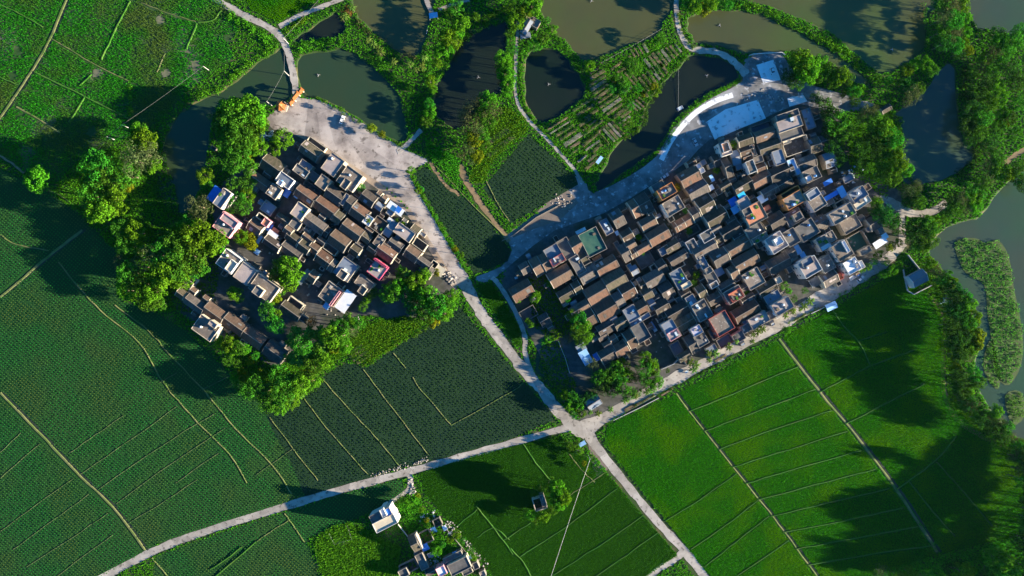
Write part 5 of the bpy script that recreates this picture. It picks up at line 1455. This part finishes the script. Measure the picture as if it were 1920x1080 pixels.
# tricycle
def trike():
    o = empty("motor_tricycle", (0,0,0))
    MB().box(-1.5, .3, -.6, .6, .55, .65).obj("load_bed", M_BOAT, o)
    for y in (-.6, .56): MB().box(-1.5, .3, y, y+.04, .65, .95).obj("side_board", M_BOAT, o)
    MB().box(.35, .9, -.18, .18, .6, .8).obj("seat", M_TYRE, o)
    MB().beam((.9, 0, .5), (1.25, 0, 1.05), .05, 6).obj("fork", M_STEEL, o); MB().beam((1.2, -.4, 1.05), (1.2, .4, 1.05), .03, 6).obj("handlebar", M_STEEL, o)
    for x, y in ((-.9, -.55), (-.9, .55), (1.25, 0)): MB().beam((x, y-.06, .3), (x, y+.06, .3), .3, 12).obj("wheel", M_TYRE, o)
    return o
tk = trike(); put(tk, 970, 520, .04, 20); tag(tk, "motor tricycle in the shade west of the larger village", "tricycle", "motor tricycles")
t_ = copytree(tk); put(t_, 1289, 696, .1, 25); tag(t_, "motor tricycle at the road edge under the palms", "tricycle", "motor tricycles")
# blue pavilion on the road
g = put(empty("roadside_shelter", (0,0,0)), 1554, 574, 0, 24); tag(g, "blue-roofed shelter between the road and the rice", "shelter")
MB().add([(-2.9,-1.9,2.9),(2.9,-1.9,2.9),(2.9,1.9,2.9),(-2.9,1.9,2.9),(-2.9,0,3.4),(2.9,0,3.4)], [(0,1,5,4),(2,3,4,5),(1,2,5),(3,0,4),(3,2,1,0)]).obj("roof", ROOF['l'], g)
for x in (-2.5, 2.5):
    for y in (-1.5, 1.5): MB().beam((x, y, 0), (x, y, 2.9), .09, 8).obj("post", M_STEEL, g)
MB().box(-2, 2, .9, 1.3, .35, .45).obj("bench", M_DOOR, g)

# boats and aerators
def boat():
    o = empty("small_boat", (0,0,0)); v = []
    for z, k in ((-.05, .6), (.4, 1.)):
        for x, y in ((-2.1,-.5),(1.0,-.55),(2.3,0),(1.0,.55),(-2.1,.5)): v.append((x*(.9+.1*k), y*k, z))
    MB().add(v, [(4,3,2,1,0)]+[(i, (i+1) % 5, 5+(i+1) % 5, 5+i) for i in range(5)]).obj("hull", M_BOAT, o)
    for x in (-1.1, .4): MB().box(x-.15, x+.15, -.45, .45, .28, .33).obj("thwart", M_DOOR, o)
    return o
bt = boat(); put(bt, 803, 57, -.42, 72); tag(bt, "white boat moored at the east bank of the olive pond", "boat")
rf = empty("raft", (0,0,0)); put(rf, 1275, 203, -.42, 30); tag(rf, "small pale raft at the end of the pond rope", "raft")
for y in (-.7, -.35, 0, .35, .7): MB().box(-1.6, 1.6, y-.15, y+.15, 0, .22).obj("plank", M_BOAT, rf)
for x in (-1.2, 1.2): MB().box(x-.1, x+.1, -.85, .85, .22, .3).obj("crossbar", M_DOOR, rf)
def aerator():
    o = empty("pond_aerator", (0,0,0))
    for i in range(3):
        a = 2*math.pi*i/3; c, s = math.cos(a), math.sin(a)
        MB().cyl(1.0*c, 1.0*s, 0, .3, .3, n=10).obj("float", M_RIDGE, o); MB().beam((0,0,.4), (1.0*c, 1.0*s, .32), .05, 6).obj("arm", M_STEEL, o)
    MB().cyl(0, 0, .2, .75, .25, n=10).obj("motor", M_STEEL, o)
    return o
ae = aerator()
for i, (x, y, l) in enumerate([(1029,158,"pond aerator in the middle of the drop-shaped pond"), (1325,142,"pond aerator near the broad end of the long pond"), (1349,48,"pond aerator on the olive pond above the parking pad"),
      (1109,2,"pond aerator in the large olive pond"), (940,171,"pond aerator near the yellow-green hedge"), (1672,93,"pond aerator on the widest pond"), (897,145,"pond aerator in the shaded dark pond"), (597,141,"pond aerator on the green pond"), (942,172,"")]):
    if not l: continue
    o = ae if i == 0 else copytree(ae); put(o, x, y, -.42, i*37); o.scale = (.75,)*3; tag(o, l, "aerator", "aerators floating on the ponds")

# vegetable beds: x y length width angle kind
BEDS = [(1120,140,32,5,32,'s'),(1120,151,36,4,34,'l'),(1122,160,36,5,34,'g'),(1126,168,36,4,35,'l'),(1132,175,44,5,34,'s'),(1136,183,36,4,34,'l'),(1142,190,42,5,34,'l'),(1147,197,42,5,35,'g'),(1152,205,36,5,35,'s'),
 (1092,197,44,5,33,'l'),(1098,206,40,5,33,'l'),(1108,214,30,5,34,'l'),(1045,232,46,3,32,'s'),(1050,239,46,3,32,'g'),(1058,245,40,5,32,'l'),(1066,252,38,5,33,'l'),(1074,262,40,8,34,'g'),(1112,240,46,4,38,'l'),(1118,250,46,4,38,'l'),(1106,262,36,5,40,'l'),
 (1186,100,18,3,-58,'s'),(1193,97,18,3,-58,'s'),(1200,93,18,3,-58,'s'),(1210,90,20,5,-58,'g'),
 (1218,124,34,5,-52,'g'),(1226,118,34,5,-52,'s'),(1233,113,34,5,-52,'s'),(1241,109,32,4,-52,'l'),(1248,104,28,5,-52,'g'),(1256,100,26,4,-52,'l'),(1263,95,24,5,-52,'s'),(1271,90,20,4,-52,'g'),
 (1207,158,32,5,-52,'l'),(1214,152,32,5,-52,'l'),(1222,146,32,4,-52,'l'),(1228,138,30,5,-52,'g'),(1236,134,26,4,-52,'l'),(1244,128,24,4,-52,'l'),
 (1187,201,22,3.5,-40,'s'),(1193,198,22,3.5,-40,'g'),(1199,194,22,3.5,-40,'s'),(1205,190,22,3.5,-40,'l'),
 (1140,252,36,4,-48,'g'),(1146,248,36,4,-48,'s'),(1152,244,36,4,-48,'g'),(1158,240,34,4,-48,'l'),(1133,262,26,4,-48,'l'),(1130,258,30,4,-48,'s'),
 (665,655,34,4,32,'l'),(670,661,34,4,32,'s'),(676,667,34,4,32,'l'),(682,673,32,4,32,'l'),(636,1008,18,3,20,'l'),(640,1014,18,3,20,'l'),(644,1020,18,3,20,'s'),
 (935,255,46,8,32,'l'),(945,268,50,6,32,'l'),(930,282,40,6,34,'l'),
 (1180,765,22,5,30,'s'),(1195,758,18,4,30,'l'),(1215,747,28,4,30,'l'),(1250,735,26,3,30,'s'),(1350,672,26,4,30,'s'),(1500,595,26,3,30,'l')]
GP = np.array([(1098,122),(1150,120),(1230,72),(1266,78),(1288,97),(1260,128),(1226,165),(1202,212),(1186,245),(1154,270),(1126,305),(1098,322),(1048,268),(1058,228),(1094,190),(1102,165)], float)
def spine(x, y, L, d): return [(x+math.cos(math.radians(d))*L*t, y-math.sin(math.radians(d))*L*t) for t in (-.5, -.25, 0, .25, .5)]
OCC = [q for b in BEDS for q in spine(b[0], b[1], b[2], b[4])]
gb = random.Random(12)
for t in range(4000):
    x, y = gb.uniform(1045, 1285), gb.uniform(72, 320)
    d = (-52 if y < 175 else -46) if x > 1178 else (34 if y < 275 and not (1125 < x < 1168 and y > 232) else 40 if x < 1120 else -46)
    L = gb.uniform(18, 40); q = spine(x, y, L, d)
    if not pip(GP, np.array([p[0] for p in q]), np.array([p[1] for p in q])).all(): continue
    if any((p[0]-o[0])**2+(p[1]-o[1])**2 < 6.3**2 for p in q for o in OCC): continue
    OCC += q; BEDS.append((x, y, L, gb.uniform(3.2, 4.6), d+gb.uniform(-3, 3), gb.choice("llsslg")))
KW = {'s': "bare brown", 'g': "bare grey", 'l': "leafy green"}
cnt = {}
def bedzone(x, y):
    if x < 760: return "plots below the smaller village" if y < 900 else "fenced plot in the weeds"
    if 900 < x < 960 and y > 230 and y < 300: return "orchard strips"
    if y > 500: return "roadside strip by the rice"
    return "strip garden"
for x, y, L, Wd, d, k in BEDS:
    z = bedzone(x, y); cnt[(z, k)] = cnt.get((z, k), 0)+1; i = cnt[(z, k)]
    o = put(empty("vegetable_bed", (0,0,0)), x, y, 0, d); tag(o, f"{KW[k]} vegetable bed, {ordinal(i)} of its sort in the {z}", "bed", "vegetable beds")
    a, b = L*S/2, Wd*S/2*R.uniform(1.1, 1.6)
    MB().add([(-a,-b,.03),(a,-b,.03),(a,b,.03),(-a,b,.03),(-a+.2,-b+.2,.42),(a-.2,-b+.2,.42),(a-.2,b-.2,.42),(-a+.2,b-.2,.42)], [(4,5,6,7),(0,1,5,4),(1,2,6,5),(2,3,7,6),(3,0,4,7)]).obj("soil", M_SOIL2 if k == 'g' else M_SOIL, o)
    n = int(L*Wd*S*S*(1.9 if k == 'l' else .2))+2
    X = rg.uniform(-a+.15, a-.15, n); Y = rg.uniform(-b+.1, b-.1, n)
    link("plants", npmesh("plants", clumps(X, Y, rg.uniform(.35, .75, n), .35, rg, 20, .5), 4), o, M_BEDL)['kind'] = 'stuff'

# poles and cables
def pole(x, y, h, label, arm=True):
    o = empty("utility_pole", (*P(x, y), 0)); tag(o, label, "pole", "utility poles")
    MB().cyl(0, 0, 0, h, .17, .11, 8).obj("shaft", M_POLE, o)
    if arm: MB().box(-.7, .7, -.04, .04, h-.5, h-.42).obj("crossarm", M_CABLE, o)
    return Vector((*P(x, y), h-.3))
def cable(a, b, label, sag=1.0, r=.035, m_=M_CABLE):
    m = MB(); a = Vector(a); b = Vector(b); N = 10; pr = a
    for i in range(1, N+1):
        t = i/N; q = a.lerp(b, t); q.z -= sag*4*t*(1-t); m.beam(pr, q, r, 4); pr = q
    tag(m.obj("overhead_cable", m_), label, "cable", "overhead cables")
p1 = pole(1103, 853, 9, "utility pole by the plot south of the crossroads"); p2 = pole(1018, 1110, 9, "utility pole beyond the lower rice edge")
cable(p1, p2, "pale cable crossing the rice from the plot southward", 1.2, .06, M_CABLEW)
p3 = pole(541, 82, 8, "utility pole on the causeway bend"); p4 = pole(640, -30, 8, "utility pole beyond the top of the frame")
p5 = pole(542, 142, 8, "utility pole on the causeway beside the dark pond"); p6 = pole(510, 198, 8, "utility pole beside the pavilion")
cable(p3, p4, "cable over the dusty lane", .8); cable(p5, p6, "cable over the corner of the bending pond", .6); cable(p3, p5, "cable along the causeway", .6)
p7 = pole(242, 240, 7, "utility pole at the end of the short hedge"); p8 = pole(392, 132, 7, "utility pole near the sunlit dyke"); p9 = pole(215, 262, 7, "utility pole among the grove's paddy edge")
cable(p7, p8, "cable across the corner paddies", .8); cable(p7, p9, "short cable into the grove", .3)
p10 = pole(1255, 322, 7.5, "utility pole by the silver car"); p11 = pole(1277, 298, 7.5, "utility pole at the edge of the asphalt square")
cable(p10, p11, "cable beside the tiled house with white annexes", .3)
o = empty("mooring_rope", (0,0,0)); tag(o, "thin rope stretched across the long pond to the raft", "rope")
MB().beam((*P(1272, 128), .3), (*P(1272, 201), -.2), .06, 5).obj("strand", M_CABLE, o); MB().cyl(*P(1272, 127), -.2, 1.1, .08, .07, 6).obj("stake", M_DOOR, o)
for x, y, l in ((1312,688,"first"),(1483,606,"second"),(1450,650,"third"),(1545,660,"fourth"),(1520,590,"fifth")):
    pass
# rail by the parking pad and low walls
def fence(px, h, label):
    w = world(px); o = empty("thin_fence", (w[0][0], w[0][1], 0)); tag(o, label, "fence")
    for a, b in zip(w[:-1], w[1:]):
        L = np.linalg.norm(b-a); n = int(L/3)+1
        for i in range(n+1):
            p = a+(b-a)*i/n-w[0]; MB().beam((*p, 0), (*p, h), .06, 5).obj("post", M_POLE, o)
        for z in (.3*h, .9*h): MB().beam((*(a-w[0]), z), (*(b-w[0]), z), .025, 4).obj("rail", M_CABLE, o)
def wall(px, h, t, label, m=M_WALLW, name="low_wall"):
    w = world(px); r = MB()
    for a, b in zip(w[:-1], w[1:]):
        d = b-a; L = np.linalg.norm(d); n = np.array((-d[1], d[0]))/L*t/2
        v = [(*(a+n), 0), (*(a-n), 0), (*(b-n), 0), (*(b+n), 0)]; v += [(x, y, h) for x, y, _ in v]
        r.add(v, [(0,3,2,1),(4,5,6,7),(0,1,5,4),(1,2,6,5),(2,3,7,6),(3,0,4,7)])
    o = r.obj(name, m); tag(o, label, "wall"); return o
wall([(1404,105),(1412,102),(1465,99),(1471,104)], 1.0, .3, "white railing wall at the pond side of the parking pad")
wall([(940,452),(962,442),(1005,408),(1050,384)], .6, .3, "low rough wall along the dark crop field", M_PARA)
wall([(1238,692),(1262,682),(1272,672)], 2.0, .25, "garden wall along the palm road under trees", M_POLE)
wall([(1150,788),(1200,764),(1235,746)], .6, .3, "low kerb wall of the roadside plots", M_POLE)
wall([(1520,588),(1545,576)], .8, .3, "low wall beside the blue-roofed shelter", M_POLE)
wall([(1700,478),(1722,505),(1735,512)], 1.6, .3, "yard wall of the riverside blue-grey house", M_POLE)
wall([(1692,505),(1700,545),(1712,552),(1745,535)], 1.2, .3, "front wall round the riverside yard", M_POLE)
fence([(1128,118),(1155,103),(1180,90),(1240,55)], .9, "thin fence along the strip garden's pond edge")
wall([(1047,640),(1060,672),(1068,700)], 1.2, .2, "thin wall east of the duckweed pond", M_POLE)
fence([(618,1000),(628,1020),(660,1010),(652,985)], 1.1, "wire fence round the plot in the weeds")
wall([(747,982),(765,1005),(772,1015)], 1.4, .2, "garden wall beside the cream house", M_POLE)
wall([(812,968),(840,995),(868,1028),(900,1068)], .5, .3, "crumbling kerb of the hamlet lane", M_RUBBLE)
# heaps
def heap(name, px, n, spread, smin, smax, m, label):
    r = MB()
    for i in range(n):
        j = R.randrange(len(px)-1) if len(px) > 1 else 0; t = R.random()
        q = px[j] if len(px) == 1 else (px[j][0]+(px[j+1][0]-px[j][0])*t, px[j][1]+(px[j+1][1]-px[j][1])*t)
        x, y = P(q[0]+R.gauss(0, spread), q[1]+R.gauss(0, spread)); s = R.uniform(smin, smax); a = R.uniform(0, 3)
        c, d = math.cos(a)*s, math.sin(a)*s; z = s*R.uniform(.4, .9)
        r.add([(x-c,y-d,0),(x+d,y-c,0),(x+c,y+d,0),(x-d,y+c,0),(x-c*.6,y-d*.6,z),(x+d*.6,y-c*.6,z*.8),(x+c*.6,y+d*.6,z*1.1),(x-d*.6,y+c*.6,z*.9)],
              [(4,5,6,7),(0,1,5,4),(1,2,6,5),(2,3,7,6),(3,0,4,7)])
    tag(r.obj(name, m), label, kind='stuff')
heap("rubble", [(700,892),(740,880),(780,868),(800,860)], 120, 2.0, .2, .65, M_RUBBLE, "pale rubble and sacks dumped along the crop road")
heap("rubble", [(762,900),(775,912),(772,925)], 40, 3, .3, .9, M_RUBBLE, "rubble at the turning of the cream house drive")
heap("rubble", [(1045,378),(1065,372),(1075,392)], 32, 8, .25, .7, M_RUBBLE, "stored blocks and rubble on the brown earth yard")
heap("litter", [(840,978),(862,1002),(885,1030),(915,1062)], 90, 3.5, .25, .8, M_RUBBLE, "litter and stones along the lower hamlet lane")
heap("litter", [(790,965),(805,975),(812,965)], 30, 4, .3, .8, M_WALLW, "white sacks heaped in the weedy garden")
heap("litter", [(1395,185),(1430,180),(1465,190)], 40, 5, .2, .7, M_RUBBLE, "scattered stones on the asphalt square")
heap("litter", [(830,505),(845,520),(850,530)], 40, 4, .3, .9, M_RUBBLE, "scrap heap at the mouth of the square road")
heap("yard_clutter", [(1245,440),(1262,455),(1270,442)], 45, 6, .3, .9, M_RUBBLE, "clutter in the shaded yard of the larger village")
heap("yard_clutter", [(1585,330),(1600,325),(1595,345)], 30, 6, .3, .9, M_BOAT, "pale clutter beside the lane under dark trees")
heap("yard_clutter", [(800,1050),(815,1055),(825,1048)], 45, 5, .3, .8, M_BOAT, "pale blue clutter in the hamlet yard")
heap("litter", [(1765,560),(1780,568)], 22, 4, .3, .8, M_BOAT, "pale bags dumped beside the river track")

# open drain along the palm road
tag(strip("drain", [(1150,792),(1240,742),(1340,692),(1440,640),(1540,585),(1640,530)], 4, .04, nmat("drain_water", (.02,.028,.02), (.03,.04,.03), .5, rough=.3)), "dark drain between the palm road and the rice")


for nm, path, n, l in (("lane_clutter", [(560,330),(610,400),(660,470),(720,520)], 70, "goods and debris in the lanes of the smaller village"), ("lane_clutter", [(470,420),(520,500),(600,560),(660,600)], 60, "debris in the yards along the smaller village's edge"),
      ("lane_clutter", [(1000,510),(1080,520),(1160,480),(1240,430),(1330,370),(1420,300),(1500,260)], 130, "goods and debris in the upper lanes of the larger village"), ("lane_clutter", [(1070,600),(1150,620),(1230,560),(1310,500),(1400,450),(1500,400),(1600,350)], 140, "goods and debris in the middle lanes of the larger village"),
      ("lane_clutter", [(1120,660),(1240,640),(1330,590),(1430,540),(1530,480),(1620,440)], 110, "goods and debris in the lower lanes of the larger village")):
    heap(nm, path, n, 12, .25, .8, M_RUBBLE, l)

# ------------------------------------------------------------------ thin evening haze
hz = bpy.data.materials.new("haze"); hz.use_nodes = True; hn = hz.node_tree; hn.nodes.remove(hn.nodes['Principled BSDF'])
pv = hn.nodes.new("ShaderNodeVolumePrincipled"); pv.inputs['Color'].default_value = (.40, .80, .95, 1); pv.inputs['Density'].default_value = .000011
pv.inputs['Anisotropy'].default_value = .5
hn.links.new(pv.outputs[0], hn.nodes['Material Output'].inputs['Volume'])
tag(MB().box(-700, 700, -500, 500, -2.6, H+6).obj("haze", hz), "thin evening haze over the whole valley", kind='stuff')
